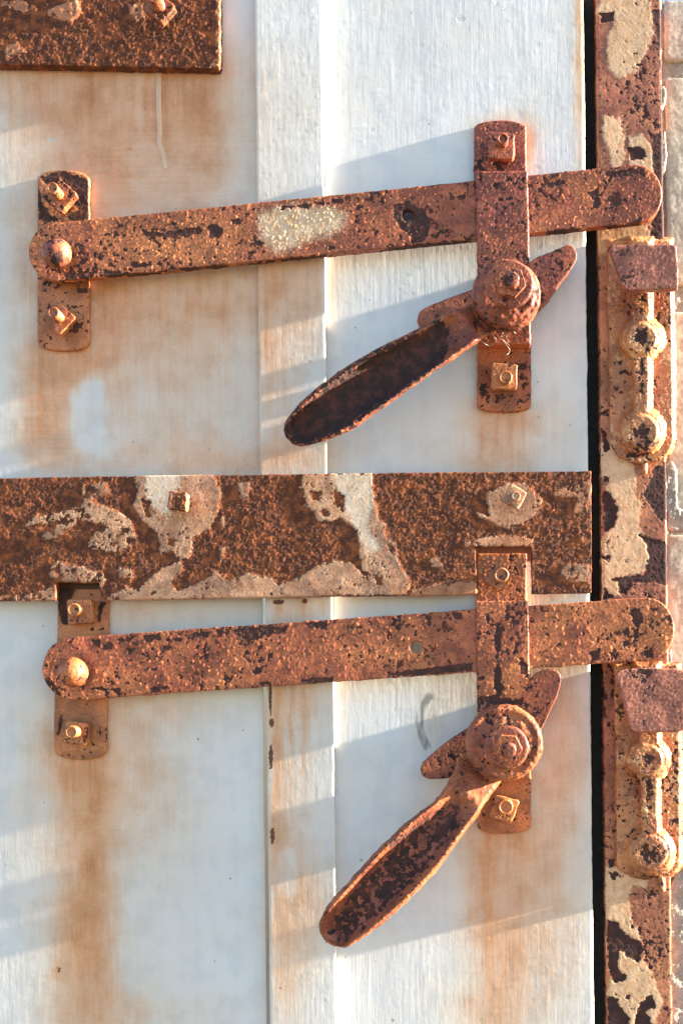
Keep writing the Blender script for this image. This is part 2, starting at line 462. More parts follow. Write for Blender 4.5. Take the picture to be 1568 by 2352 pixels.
def arc(cx, cy, rx, ry, a0, a1, n):
    return [(cx + rx * math.cos(rad(a0 + (a1 - a0) * i / n)), cy - ry * math.sin(rad(a0 + (a1 - a0) * i / n))) for i in range(n + 1)]

def plate_outline(x0, x1, ytop, cap, ybot, capb):
    """upright strip with arched ends (cap = rise of the arch)"""
    m, w = (x0 + x1) / 2, (x1 - x0) / 2
    top = [(m + w * math.cos(t), ytop + cap - cap * math.sin(t) ** 0.8) for t in np.linspace(0, math.pi, 19)] if cap else [(x1, ytop), (x0, ytop)]
    bot = [(m - w * math.cos(t), ybot - capb + capb * math.sin(t) ** 0.8) for t in np.linspace(0, math.pi, 19)] if capb else [(x0, ybot), (x1, ybot)]
    return top + bot

def rot_square(cx, cy, side, deg, nibble=0.0, seed=0):
    rnd = random.Random(seed); a = rad(deg); pts = []
    h = side / 2
    for k in range(4):
        for t in (-0.86, 0.0, 0.86):
            u, v = t * h, -h
            c, s_ = math.cos(k * math.pi / 2), math.sin(k * math.pi / 2)
            u, v = u * c - v * s_, u * s_ + v * c
            j = 1 - nibble * rnd.random()
            pts.append((cx + (u * math.cos(a) - v * math.sin(a)) * j, cy + (u * math.sin(a) + v * math.cos(a)) * j))
    return pts

def nut_and_bolt(parent, cx, cy, side, deg, z0, z1, tip, ztip, r, seed, mat='plate', nibble=0.05, spots=0.3, tint=-0.05):
    """square nut (child) with the threaded end of its bolt (sub-part); tip = where the bolt end shows"""
    base = W(cx, cy, z0)
    s = Solid(base); s.prism(rot_square(cx, cy, side, deg, nibble, seed), z0 - 1.0, z1)
    nut = s.build('square_nut', mat, parent, 0.55, 1)
    wear(nut, seed, spots, 2.6, 0.0, 0.25, 0.12, 2.0, 0.12, 0.1, tint=lambda x, y: tint + 0 * x)
    b = Solid(base)
    prof = [(r, z1 - 1.5)]
    z = z1 - 1.5
    k = 0
    while z < ztip - 0.9:
        z += 0.66; k += 1
        prof.append((r * (1.0 if k % 2 else 0.76), z))
    prof += [(r * 0.97, ztip - 0.5), (r * 0.84, ztip), (r * 0.70, ztip), (r * 0.60, ztip - 0.7), (r * 0.2, ztip - 0.9)]
    b.lathe(tip[0], tip[1], ztip, prof, 28)
    bo = b.build('bolt_end', mat, nut, 0.34, 0)
    wear(bo, seed + 40, spots * 0.7, 2.0, 0.0, 0.15, 0.0, 2.0, 0.10, 0.05, tint=lambda x, y: tint + 0 * x)
    return nut

# ------------------------------------------------------------------ grid sheets (door panels, strips, jamb, castings)
def ramp_edge(lo, hi, step, r, depth):
    """positions across a sheet with rounded edges that return to the back: (position, drop in mm)"""
    n = max(2, int(round((hi - lo) / step)))
    p = [(lo, depth), (lo, r * 1.2 + 0.3)]
    rr = r / (S * 1000)
    for a in (0, 30, 60): p.append((lo + rr * (1 - math.cos(rad(a))), r * (1 - math.sin(rad(a)))))
    p += [(lo + rr + (hi - lo - 2 * rr) * i / n, 0.0) for i in range(n + 1)]
    for a in (60, 30, 0): p.append((hi - rr * (1 - math.cos(rad(a))), r * (1 - math.sin(rad(a)))))
    p += [(hi, r * 1.2 + 0.3), (hi, depth)]
    return np.array(p)

def plumb(x, yref, y):
    """x of an upright line, given where it crosses yref"""
    return x + (np.asarray(y, float) - yref) * math.tan(-ROLL)

def sheet(name, x0, x1, yref, y0, y1, z, depth, step, r, mat, parent, height=None, jag=0.0, seed=0):
    a = ramp_edge(x0, x1, step, r, depth); b = ramp_edge(y0, y1, step, r, depth)
    X, Y = np.meshgrid(a[:, 0], b[:, 0]); DX, DY = np.meshgrid(a[:, 1], b[:, 1])
    drop = np.minimum(np.maximum(DX, DY), depth)
    Xp = plumb(X, yref, Y)
    Yp = Y - (X - x0) * math.tan(-ROLL)
    if jag:
        q = np.stack([Y.ravel() * S * 1000 / 3, np.zeros(Y.size), np.full(Y.size, seed * 9.1)], -1)
        j = (fbm(q, 0.12, 2, 3) * 0.6 + fbm(q, 0.9, 3, 4) * 0.4).reshape(Y.shape) * jag
        Xp = Xp + j * (sstep(40, 0, X - x0) + sstep(40, 0, x1 - X))
    v = W(Xp, Yp, z).reshape(-1, 3); v[:, 1] = (-(z - drop) * 0.001).ravel()
    h, w = X.shape
    i = np.arange(h * w).reshape(h, w)
    f = np.stack([i[:-1, :-1], i[1:, :-1], i[1:, 1:], i[:-1, 1:]], -1).reshape(-1, 4)
    o = mesh_obj(name, v, f, mat, parent, tuple(W((x0 + x1) / 2, y1, z - depth)))
    return o

# ================================================================== setting: ground (out of view, it lights the metal from below)
gv = np.array([(-60, -90, 0), (60, -90, 0), (60, 0.5, 0), (-60, 0.5, 0)], float)
ground = mesh_obj('ground', gv, [(0, 1, 2, 3)], 'ground')
ground['kind'] = 'structure'

# ================================================================== door
door = thing('door', 'white painted metal door streaked with orange rust stains', 'door', tuple(W(690, 2440, -40)))

STAINS = [  # x, y, rx, ry, rot, strength
    (25, 200, 5, 86, 0, 0.35), (93, 194, 8, 71, 0, 0.54), (146, 217, 6, 134, 0, 0.38), (210, 198, 5, 80, 0, 0.58), (303, 219, 8, 140, 0, 0.36), (336, 202, 7, 93, 0, 0.56), (380, 220, 7, 145, 0, 0.50), (426, 208, 6, 111, 0, 0.33), (474, 222, 6, 150, 0, 0.39), (98, 857, 8, 147, 0, 0.55), (130, 844, 6, 111, 0, 0.43), (157, 833, 8, 79, 0, 0.31), (196, 830, 5, 69, 0, 0.46), (148, 1801, 8, 157, 0, 0.36), (168, 1798, 7, 149, 0, 0.38), (207, 1795, 5, 142, 0, 0.47), (223, 1821, 4, 215, 0, 0.37), (1106, 978, 5, 93, 0, 0.40), (1139, 965, 4, 56, 0, 0.51), (1173, 981, 7, 101, 0, 0.59), (1197, 962, 8, 46, 0, 0.53), (1113, 1967, 7, 157, 0, 0.55), (1138, 1961, 6, 141, 0, 0.34), (1180, 1965, 5, 153, 0, 0.30), (1201, 1949, 7, 106, 0, 0.41), (240, 677, 8, 63, 0, 0.43), (324, 675, 4, 58, 0, 0.35), (367, 685, 4, 87, 0, 0.45), (455, 676, 4, 60, 0, 0.46), (518, 687, 8, 93, 0, 0.44), (558, 676, 4, 60, 0, 0.43), (629, 641, 8, 60, 0, 0.45), (647, 636, 5, 46, 0, 0.36), (704, 640, 4, 59, 0, 0.32), (728, 656, 8, 103, 0, 0.42), (641, 1392, 7, 22, 0, 0.52), (695, 1390, 5, 16, 0, 0.56), (740, 1392, 5, 22, 0, 0.50), (633, 1639, 8, 169, 0, 0.46), (670, 1633, 5, 153, 0, 0.58), (699, 1645, 8, 187, 0, 0.59), (1124, 2078, 8, 251, 0, 0.34), (1192, 2097, 4, 306, 0, 0.35),
    (280, 320, 330, 260, 0, 0.34), (380, 820, 280, 260, 0, 0.30), (210, 1950, 190, 460, 0, 0.26), (670, 800, 90, 330, 0, 0.24), (1200, 1950, 150, 460, 0, 0.28), (690, 1900, 80, 460, 0, 0.28), (150, 700, 140, 330, 0, 0.20), (1150, 1000, 140, 90, 0, 0.25),
    (250, 200, 330, 120, 0, 0.62), (300, 330, 260, 150, 0, 0.42), (370, 230, 32, 120, 0, 0.78), (450, 240, 60, 110, 0, 0.70), (200, 250, 50, 120, 0, 0.55),
    (110, 210, 120, 60, 0, 0.50), (300, 450, 230, 110, 0, 0.34), (470, 340, 60, 170, 0, 0.50), (270, 420, 40, 130, 0, 0.45),
    (400, 690, 250, 60, 0, 0.55), (300, 760, 170, 110, 0, 0.44), (500, 720, 110, 110, 0, 0.40), (240, 700, 60, 110, 0, 0.55), (420, 960, 180, 160, 0, 0.28), (380, 1060, 240, 70, 0, 0.34),
    (145, 840, 70, 60, 0, 0.72), (105, 930, 60, 110, 0, 0.66), (110, 1020, 80, 90, 0, 0.50), (215, 830, 60, 50, 0, 0.55), (60, 870, 60, 90, 0, 0.25), (520, 1075, 100, 40, 0, 0.40),
    (60, 600, 30, 90, 0, 0.22), (145, 600, 110, 240, 0, 0.34),
    (665, 640, 90, 70, 0, 0.62), (615, 760, 14, 130, 0, 0.62), (690, 740, 60, 90, 0, 0.30), (670, 1050, 90, 60, 0, 0.50), (640, 900, 40, 150, 0, 0.25),
    (1145, 1010, 75, 75, 0, 0.66), (1150, 950, 85, 40, 0, 0.78), (1130, 1070, 150, 50, 0, 0.36), (1290, 980, 60, 90, 0, 0.20), (1155, 300, 66, 34, 0, 0.7), (1215, 350, 16, 60, 0, 0.75),
    (1330, 200, 14, 260, 0, 0.62), (1340, 40, 14, 120, 0, 0.70),
    (185, 1700, 110, 130, 0, 0.50), (190, 1790, 75, 80, 0, 0.80), (215, 1900, 45, 140, 0, 0.70), (200, 2060, 50, 130, 0, 0.66), (205, 1990, 16, 26, 0, 0.98), (185, 2170, 45, 110, 5, 0.74), (225, 2200, 40, 110, 0, 0.60), (210, 2320, 90, 80, 0, 0.66),
    (170, 1960, 110, 330, 0, 0.30), (330, 1760, 130, 170, 0, 0.30), (380, 1890, 120, 130, 0, 0.16), (330, 1620, 160, 60, 0, 0.34), (130, 2230, 20, 22, 0, 0.6), (340, 2330, 200, 50, 0, 0.28),
    (300, 1415, 90, 50, 0, 0.35), (480, 1420, 200, 40, 0, 0.20), (690, 1400, 90, 40, 0, 0.42),
    (632, 1700, 18, 220, 0, 0.72), (640, 1950, 30, 200, 0, 0.62), (690, 2080, 60, 130, 0, 0.48), (665, 1620, 60, 60, 0, 0.40), (650, 2250, 40, 120, 0, 0.40), (720, 1650, 60, 100, 0, 0.18),
    (1270, 1640, 80, 150, 0, 0.46), (1300, 1800, 60, 160, 0, 0.34), (1230, 1560, 70, 60, 0, 0.5), (1155, 1930, 90, 50, 0, 0.72), (1120, 2060, 60, 160, 0, 0.60), (1160, 2230, 70, 170, 0, 0.52), (1220, 2000, 80, 180, 0, 0.40), (1100, 2330, 90, 70, 0, 0.46), (1290, 2150, 80, 250, 0, 0.28),
    (1000, 1650, 40, 90, 0, 0.24), (1020, 1860, 60, 80, 0, 0.30), (1240, 1372, 60, 22, 0, 0.45), (820, 1585, 120, 30, 0, 0.15), (1060, 1590, 60, 30, 0, 0.25)]
CLEAN = [(205, 950, 45, 95, 5, 0.6), (225, 1000, 30, 50, -10, 0.4), (195, 900, 36, 30, 0, .4), (660, 2010, 30, 60, 0, 0.4), (1000, 2000, 60, 90, 0, 0.2), (870, 1900, 90, 300, 0, 0.15)]
def door_masks(o, seed, amp=0.40):
    co, nr, wp, wnr = world_of(o)
    x, y = PX(wp); P = wp * 1000 + seed * 77.7
    n1 = fbm(P, 0.05, 4, 3); n2 = fbm(P * np.array([1, 1, 0.12]), 0.5, 3, 9)
    xw = x + 9 * n1 + 8 * n2; yw = y + 22 * fbm(P, 0.03, 3, 13)
    st = np.zeros(len(x))
    for b in STAINS:
        st = st + (1 - st) * np.clip(b[-1] * 0.62 * blob(xw, yw, *b[:-1]), 0, 1)
    for b in CLEAN:
        st = st * (1 - b[-1] * sstep(0.25, 0.6, blob(xw, yw, *b[:-1])))
    st = np.clip(st + 0.03 + 0.05 * n1, 0, 1)
    set_attr(o, 'stain', st)
    a = np.degrees(np.arctan2(-(y - 1668), x - 1065)) % 360
    rr = np.hypot((x - 1065) / 1.0, (y - 1660) / 0.95)
    arcm = sstep(128, 140, a) * sstep(224, 205, a)
    sc = (sstep(17, 4, np.abs(rr - 103 + 5 * n1)) * (0.7 + 0.9 * n2) + 0.5 * sstep(9, 1, np.abs(rr - 82 + 6 * n1)) * (0.6 + 1.2 * n2) + 0.4 * sstep(5, 1, np.abs(rr - 67 + 5 * n1))) * arcm
    sc = np.maximum(sc, blobs(x, y, [(942, 512, 34, 34, 0, 1.1), (957, 1488, 34, 34, 0, 1.1)]))  # besides the scuffed arcs: shade painted on the door behind both bar holes
    set_attr(o, 'scuff_shade', np.clip(sc, 0, 1))
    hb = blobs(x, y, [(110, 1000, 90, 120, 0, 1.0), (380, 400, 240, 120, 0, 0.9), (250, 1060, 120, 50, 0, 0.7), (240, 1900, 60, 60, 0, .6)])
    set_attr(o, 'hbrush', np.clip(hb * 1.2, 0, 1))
    dk = blobs(x, y, [(621, 1600, 5, 60, 0, .9), (624, 1660, 8, 14, 0, .9), (622, 1740, 7, 40, 0, .9), (626, 1920, 7, 26, 0, .9), (1250, 1368, 3, 3, 0, .5), (640, 1383, 16, 7, 0, 1.0), (700, 1381, 8, 7, 0, 1.0), (1337, 60, 4, 40, 0, .6), (1338, 150, 4, 60, 0, .6), (136, 2227, 9, 9, 0, .7), (1153, 1258, 90, 34, 0, 2.0), (184, 1338, 75, 30, 0, 2.0)])  # rust spots; the last two blobs are shade painted inside the strap notches
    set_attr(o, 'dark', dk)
    h = amp * fbm(P * np.array([1, 1, 0.7]), 0.012, 3, 23) + 0.035 * fbm(P * np.array([1, 1, 0.25]), 0.35, 3, 29) + 0.03 * fbm(P, 0.8, 2, 37)
    u, v_ = P[:, 0] * 0.98 + P[:, 2] * 0.2, P[:, 2] * 0.98 - P[:, 0] * 0.2
    w1, q1 = worley(np.stack([u * 0.055, v_ * 0.26], -1), 1.0, seed + 60); w2, q2 = worley(np.stack([u * 0.22, v_ * 0.26], -1), 1.0, seed + 61)
    h = h + 0.10 * np.clip(1 - (w1 / 0.30) ** 2, 0, 1) * sstep(0.62, 0.95, q1) + 0.07 * np.clip(1 - (w2 / 0.26) ** 2, 0, 1) * sstep(0.7, 0.98, q2)
    displace(o, h * 0.001)

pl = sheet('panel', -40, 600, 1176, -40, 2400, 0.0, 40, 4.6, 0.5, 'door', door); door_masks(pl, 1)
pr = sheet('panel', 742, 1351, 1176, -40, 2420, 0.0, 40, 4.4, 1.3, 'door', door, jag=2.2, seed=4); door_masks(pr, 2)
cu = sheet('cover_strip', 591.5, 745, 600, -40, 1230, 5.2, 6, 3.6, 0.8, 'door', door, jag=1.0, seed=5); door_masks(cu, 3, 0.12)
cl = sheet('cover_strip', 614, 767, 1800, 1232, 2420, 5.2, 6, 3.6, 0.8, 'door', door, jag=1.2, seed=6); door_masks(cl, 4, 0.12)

def drip(pts, seed):
    p = spline(pts, 60); w = np.interp(np.linspace(0, 1, 60), [0, .08, .85, .95, 1], [9, 6.5, 5.2, 5.6, 2.5])
    s = Solid(W(*pts[0], 0)); d = np.gradient(p, axis=0); d /= np.hypot(*d.T)[:, None]
    L = [(p[i, 0] - d[i, 1] * w[i], p[i, 1] + d[i, 0] * w[i]) for i in range(60)]; R = [(p[i, 0] + d[i, 1] * w[i], p[i, 1] - d[i, 0] * w[i]) for i in range(59, -1, -1)]
    s.prism(L + R, -0.6, 0.55)
    o = s.build('paint_drip', 'door', door, 0.35, 2); door_masks(o, seed, 0.4); set_attr(o, 'stain', np.full(len(o.data.vertices), 0.46)); set_attr(o, 'hbrush', np.zeros(len(o.data.vertices)))

# ================================================================== door jamb, gasket, masonry
jamb = thing('door_jamb', 'rusty steel door post with flaking cream paint beside the white door', 'door frame', tuple(W(1460, 2440, -40)))
J = lambda pts, c: [(1317.4 + px * c[0], c[1] + py * c[0]) for px, py in pts]
c1, c2, c3 = (0.2401, 0.0), (0.2401, 1003.8), (0.2001, 1882.0)
CREAM_J = [J(p, c1) for p in (
    [(300, -60), (700, -60), (740, 350), (680, 460), (600, 660), (430, 730), (340, 640), (330, 350), (400, 220), (370, 110), (230, 110)],
    [(290, 1130), (420, 1150), (470, 1300), (460, 1550), (380, 1640), (350, 1450), (290, 1300)], [(540, 1330), (640, 1300), (720, 1400), (740, 1640), (540, 1640)],
    [(230, 2160), (700, 2160), (690, 2400), (230, 2400)])] + [J(p, c2) for p in (
    [(260, 60), (450, 150), (560, 280), (580, 400), (560, 560), (620, 640), (590, 850), (680, 1000), (720, 1150), (660, 1280), (500, 1320), (400, 1350), (420, 1500), (290, 1530), (270, 1000), (300, 930), (390, 860), (390, 740), (440, 690), (350, 560), (300, 480), (340, 430), (270, 370)],)] + [J(p, c3) for p in (
    [(380, 560), (900, 560), (820, 760), (660, 740), (600, 900), (660, 1180), (740, 1380), (560, 1300), (480, 1160), (380, 1120)],
    [(520, 1500), (640, 1560), (780, 1640), (900, 1850), (1000, 2100), (900, 2352), (560, 2500), (500, 2040), (390, 2000), (440, 1860), (600, 1840), (510, 1700)])]
DARK_J = [J(p, c1) for p in (
    [(820, 520), (890, 500), (890, 2400), (720, 2400), (760, 1800), (740, 1300), (830, 1250)], [(500, 1410), (620, 1400), (690, 1460), (660, 1530), (540, 1530)], [(250, 130), (380, 110), (370, 200), (250, 220)], [(740, 100), (890, 60), (880, 520), (800, 420)])] + [J(p, c2) for p in (
    [(270, 500), (340, 520), (430, 700), (380, 860), (290, 920)], [(250, -80), (310, -60), (340, 120), (290, 150)], [(280, 370), (330, 380), (345, 440), (285, 430)], [(600, 920), (720, 960), (890, 1000), (890, 1430), (800, 1400), (740, 1400), (560, 1400), (500, 1500), (420, 1500), (420, 1380), (350, 1370), (480, 1330), (660, 1310), (720, 1150), (680, 1020)],
    [(560, 540), (650, 550), (700, 640), (800, 780), (890, 800), (890, 250), (760, 290), (740, 420), (640, 560)], [(270, 1140), (340, 1140), (350, 1160), (280, 1170)], [(290, 1450), (310, 1450), (380, 1530), (290, 1550)])] + [J(p, c3) for p in (
    [(385, 1160), (500, 1190), (600, 1320), (760, 1400), (790, 1500), (740, 1640), (600, 1560), (520, 1500), (510, 1600), (500, 1700), (600, 1800), (580, 1850), (450, 1850), (385, 1700)],
    [(390, 2030), (500, 2060), (560, 2200), (640, 2300), (640, 2500), (390, 2500)], [(660, 2500), (700, 2250), (760, 2100), (900, 2010), (940, 2150), (830, 2200), (900, 2352), (960, 2500)],
    [(380, 450), (470, 470), (460, 560), (400, 570)], [(390, 600), (480, 600), (560, 650), (480, 660), (490, 720), (420, 680)], [(450, 780), (520, 820), (450, 830)], [(1090, 1780), (1170, 1780), (1170, 1900), (1100, 1900)], [(600, 2020), (640, 2020), (630, 2060), (590, 2050)], [(650, 1170), (690, 1230), (660, 1260)])]
jf = sheet('steel_post', 1379.5, 1531, 1176, -40, 2420, -1.5, 40, 2.6, 1.6, 'jamb', jamb, jag=1.5, seed=8)
wear(jf, 5, 0.30, 3.0, 0.0, 0.22, 0.05, 3.0, 0.045, 0.2, cream_w=20, dark=lambda x, y: polys(x, y, DARK_J), cream=lambda x, y: polys(x, y, CREAM_J) + 4, cream_h=0.14, ragged=6.0,
     tint=lambda x, y: 0.5 * sstep(540, 600, y) * sstep(1000, 900, y))
gk = sheet('gasket', 1346, 1384, 1176, -40, 2420, -16, 20, 12, 1.0, 'gasket', jamb)

wall = thing('block_wall', 'beige concrete block wall with grey mortar right of the rusty post', 'wall', tuple(W(1600, 2440, -60)))
def rough_sheet(name, mat, parent, pts, z, depth, amp, step, seed, edge=1.5):
    """a body with an uneven outline (drawing units), rounded towards its edges"""
    s = Solid(W(*pts[0], z - depth)); s.prism(pts, z - depth, z)
    o = s.build(name, mat, parent, step, 2)
    co, nr, wp, wnr = world_of(o); P = wp * 1000 + seed * 31.1
    displace(o, (amp * fbm(P, 0.12, 4, seed) + 0.4 * amp * fbm(P, 0.8, 3, seed + 2)) * 0.001)
    return o
def block(x0, y0, y1, seed):
    rnd = random.Random(seed); pts = []
    for t in np.linspace(0, 1, 24): pts.append((plumb(x0, 1176, y0 + t * (y1 - y0)) + rnd.uniform(-1.2, 1.2), y0 + t * (y1 - y0)))
    pts += [(1690, y1 - 2), (1690, y0 - 2)]
    rough_sheet('block', 'block', wall, pts, -5.0, 30, 0.35, 1.1, seed)
block(1556, -60, 82, 1); block(1556, 126, 618, 2); block(1556, 684, 1160, 3); block(1549, 1216, 1905, 4)
mort = [(plumb(1535 + 2.5 * math.sin(t * 37) + 3 * math.sin(t * 91), 1176, -60 + t * 2500), -60 + t * 2500) for t in np.linspace(0, 1, 120)] + [(1690, 2440), (1690, -60)]
rough_sheet('mortar', 'mortar', wall, mort, -8.5, 28, 1.6, 1.1, 11)
lump = [(1534, 1060), (1550, 1050), (1560, 1070), (1563, 1160), (1580, 1165), (1600, 1170), (1600, 1212), (1550, 1216), (1540, 1205), (1535, 1150)]
rough_sheet('mortar', 'mortar', wall, lump, -2.5, 12, 1.3, 0.8, 12)
smear = [(1600, 1968), (1566, 1990), (1551, 2030), (1536, 2070), (1531, 2120), (1521, 2170), (1519, 2215), (1530, 2252), (1546, 2300), (1549, 2352), (1552, 2440), (1690, 2440), (1690, 1968)]
rough_sheet('mortar', 'mortar', wall, smear, 3.0, 17, 1.5, 0.9, 13)
for k, (yy, hh) in enumerate(((200, 40), (330, 90), (590, 60), (1540, 90))):
    rough_sheet('mortar', 'mortar', wall, [(plumb(1532, 1176, yy), yy - hh / 2), (plumb(1543, 1176, yy), yy - hh / 2 - 4), (plumb(1547, 1176, yy), yy + 3), (plumb(1542, 1176, yy), yy + hh / 2), (plumb(1533, 1176, yy), yy + hh / 2 + 5), (plumb(1529, 1176, yy), yy + 6)], -3.0, 10, 1.0, 0.7, 20 + k)

# ================================================================== hinge plate, upper left
hp = thing('hinge_plate', 'dark rusty steel hinge plate in the top left corner of the door', 'hinge', tuple(W(225, 160, 0)))
s = Solid(W(225, 60, 0)); s.prism([(-60, -60), (504, -60), (506, 20), (506, 150), (503, 158), (380, 156), (200, 152), (-60, 147)], 0.3, 9.5)
hb = s.build('plate', 'strap', hp, 0.7, 1)
TAN_H = [[(110, 20), (180, -5), (190, 30), (165, 55), (130, 45), (112, 35)], [(20, 100), (40, 95), (62, 120), (30, 125), (15, 150), (10, 120)], [(290, 10), (330, 5), (335, 50), (300, 48)], [(340, 80), (362, 80), (356, 100)], [(0, 0), (60, 0), (90, 20), (60, 30), (5, 15)], [(495, 0), (508, 0), (508, 160), (470, 158), (495, 130)]]
wear(hb, 9, 0.2, 3, 0.0, 0.30, 0.0, 3, 0.30, 0.3, dark=lambda x, y: -polys(x, y, TAN_H) + 2, ragged=7, tint=lambda x, y: 0.6 + 0 * x,
     extra=lambda x, y, P: 0.35 * fbm(P, 0.5, 4, 88) + 1.0 * sstep(0, 8, polys(x, y, TAN_H[:1])) + 2.2 * blob(x, y, 60, -30, 160, 40))
nut_and_bolt(hp, 374, 33, 54, 40, 9.5, 16, (361, 6), 30, 17, 61, 'plate', 0.06)

# ================================================================== hinge strap across the middle
st = thing('hinge_strap', 'wide rusty hinge strap with peeling tan paint across the middle of the door', 'hinge', tuple(W(690, 1378, 4)))
out = [(-60, 1100), (400, 1093.5), (700, 1090), (1000, 1086), (1356, 1083), (1358, 1200), (1357, 1364), (1218, 1366), (1217, 1258), (1092, 1257), (1095, 1366), (900, 1370), (600, 1374), (240, 1379), (234, 1372), (232, 1338), (135, 1339), (134, 1380), (-60, 1382)]
s = Solid(W(690, 1230, 4), ROLL * 0); s.prism(out, 7.0, 13.5)
sb = s.build('strap_plate', 'strap', st, 0.7, 1)
C5 = lambda pts: [(px * .4401, 1066.5 + py * .4401) for px, py in pts]
C6 = lambda pts: [(658.7 + px * .4601, 1066.5 + py * .4601) for px, py in pts]
TAN_S = [C5(p) for p in (
    [(700, 40), (1110, 40), (1160, 150), (1140, 250), (1100, 340), (1010, 380), (1000, 480), (940, 500), (890, 460), (830, 480), (820, 360), (740, 300), (690, 220), (710, 150)],
    [(420, 100), (560, 90), (570, 150), (480, 190), (620, 240), (700, 300), (720, 420), (600, 470), (520, 450), (440, 430), (480, 360), (560, 330), (420, 290), (380, 330), (280, 400), (200, 390), (260, 330), (380, 290), (200, 320), (120, 330), (180, 270), (330, 240), (430, 200)],
    [(250, 540), (300, 500), (420, 530), (540, 560), (560, 600), (530, 650), (300, 610), (260, 590)], [(-50, 690), (100, 680), (240, 650), (300, 620), (300, 730), (-50, 740)],
    [(600, 530), (690, 540), (700, 600), (620, 600)], [(830, 540), (940, 500), (960, 550), (900, 620), (930, 660), (1100, 580), (1110, 540), (1180, 600), (1290, 560), (1420, 590), (1470, 640), (1600, 560), (1700, 720), (540, 730), (560, 690), (650, 630), (720, 650)],
    [(1230, 90), (1310, 90), (1300, 170), (1260, 210)], [(1140, 270), (1175, 270), (1170, 330), (1140, 310)], [(1140, 440), (1180, 430), (1150, 530)])] + [C6(p) for p in (
    [(70, 40), (428, 40), (440, 170), (460, 260), (495, 300), (500, 360), (545, 390), (560, 480), (620, 590), (600, 660), (-60, 660), (-60, 600), (60, 560), (130, 510), (230, 470), (330, 490), (380, 540), (350, 440), (345, 350), (325, 310), (260, 270), (220, 290), (150, 280), (130, 240), (90, 220), (80, 140), (60, 110)],
    [(990, 140), (1080, 90), (1180, 90), (1280, 170), (1250, 260), (1180, 290), (1100, 330), (1040, 310), (930, 250), (940, 230), (1000, 250)],
    [(880, 380), (1000, 360), (1120, 350), (1230, 370), (1220, 415), (940, 415), (890, 410)], [(600, 630), (700, 600), (950, 570), (950, 680), (600, 680)], [(1320, 130), (1500, 80), (1530, 100), (1500, 240), (1420, 250), (1440, 170), (1330, 170)],
    [(700, 470), (740, 455), (790, 510), (720, 525)], [(1450, 370), (1480, 350), (1480, 400)], [(1340, 540), (1400, 490), (1510, 500), (1510, 600), (1400, 590)])]
WHITE_S = [C6(p) for p in ([(230, 40), (425, 45), (430, 170), (400, 300), (470, 420), (400, 440), (350, 330), (280, 220), (250, 120)],)] + [C5(p) for p in ([(770, 40), (960, 40), (920, 130), (880, 260), (800, 230), (760, 120)], [(-40, 40), (300, 55), (500, 60), (480, 75), (0, 78)])]
SP_S = [C6(p) for p in ([(120, 140), (170, 140), (160, 180), (125, 170)], [(170, 235), (205, 235), (200, 260)], [(235, 130), (280, 160), (285, 230), (240, 190)], [(440, 560), (475, 565), (470, 600), (445, 590)], [(375, 540), (405, 545), (400, 565)])] + [C5(p) for p in ([(640, 340), (670, 335), (670, 360), (640, 358)], [(740, 190), (780, 195), (775, 270), (755, 240)], [(880, 390), (915, 395), (905, 420), (885, 415)], [(665, 390), (715, 390), (700, 420), (670, 415)])]
def strap_dark(x, y):
    return np.maximum(np.minimum(3 - polys(x, y, TAN_S), 60), polys(x, y, SP_S) + 3)
wear(sb, 12, lambda x, y: 0.15 + 0.30 * sstep(420, 250, x) + 0.25 * sstep(1180, 1260, x), 3, -0.03, 0.26, 0.0, 3, 0.045, 0.25, dark=strap_dark, cream=lambda x, y: polys(x, y, WHITE_S), ragged=8, cream_w=45,
     tint=lambda x, y: 0.35 * sstep(1320, 1370, y) + 0.45 * sstep(900, 1100, x) - 0.35,
     extra=lambda x, y, P: 0.25 * sstep(-4, 6, strap_dark(x, y)) * (0.6 * fbm(P, 0.35, 3, 88) + 1.5 * vnoise(P, 1.1, 89) * (0.4 + 0.6 * vnoise(P, 0.6, 91))) + 0.22 * sstep(-2, 5, polys(x, y, TAN_S)) + 0.15 * sstep(-2, 4, polys(x, y, TAN_S)) * sstep(22, 4, polys(x, y, TAN_S)) * np.clip(fbm(P, 0.12, 3, 90), 0, 1))
s = Solid(W(412, 1152, 9)); s.prism(rot_square(414, 1154, 43, 7, 0.04, 3), 11.5, 21.0)
hd = s.build('bolt_head', 'strap', st, 0.55, 1); wear(hd, 14, 0.2, 3, 0, 0.2, 0, 3, 0.25, 0.1, dark=lambda x, y: polys(x, y, [[(396, 1140), (430, 1142), (428, 1182), (392, 1180)]]), ragged=5)
nut_and_bolt(st, 1179, 1146, 46, 28, 13.4, 17.5, (1183, 1145), 21.5, 11, 63, 'strap', 0.08, 0.1)

# ================================================================== pivot plates, upper and lower left
pu = thing('pivot_plate', 'upright rusty plate with two square nuts holding the left end of upper latch bar', 'bracket', tuple(W(145, 800, 0)), 'pivot plates on the left of the door')
s = Solid(W(145, 600, 0)); s.prism(plate_outline(86, 205, 390, 24, 805, 22), 0.2, 5.0)
o = s.build('plate', 'plate', pu, 0.65, 1)
DK_PU = [[(90, 405), (145, 392), (203, 415), (204, 500), (190, 495), (170, 470), (150, 440), (110, 430)], [(88, 430), (100, 470), (120, 495), (140, 505), (100, 515), (88, 500)], [(150, 500), (180, 480), (203, 470), (203, 512), (170, 512)], [(175, 735), (190, 745), (178, 765), (165, 760)], [(180, 660), (200, 662), (200, 672), (180, 672)], [(112, 772), (120, 770), (118, 782)]]
wear(o, 21, 0.22, 2.2, 0, 0.22, 0.10, 2.4, 0.14, 0.15, dark=lambda x, y: polys(x, y, DK_PU), tint=lambda x, y: 0.2 + 0 * x, ragged=7, extra=lambda x, y, P: 0.2 * sstep(500, 440, y) * fbm(P, 0.8, 3, 4))
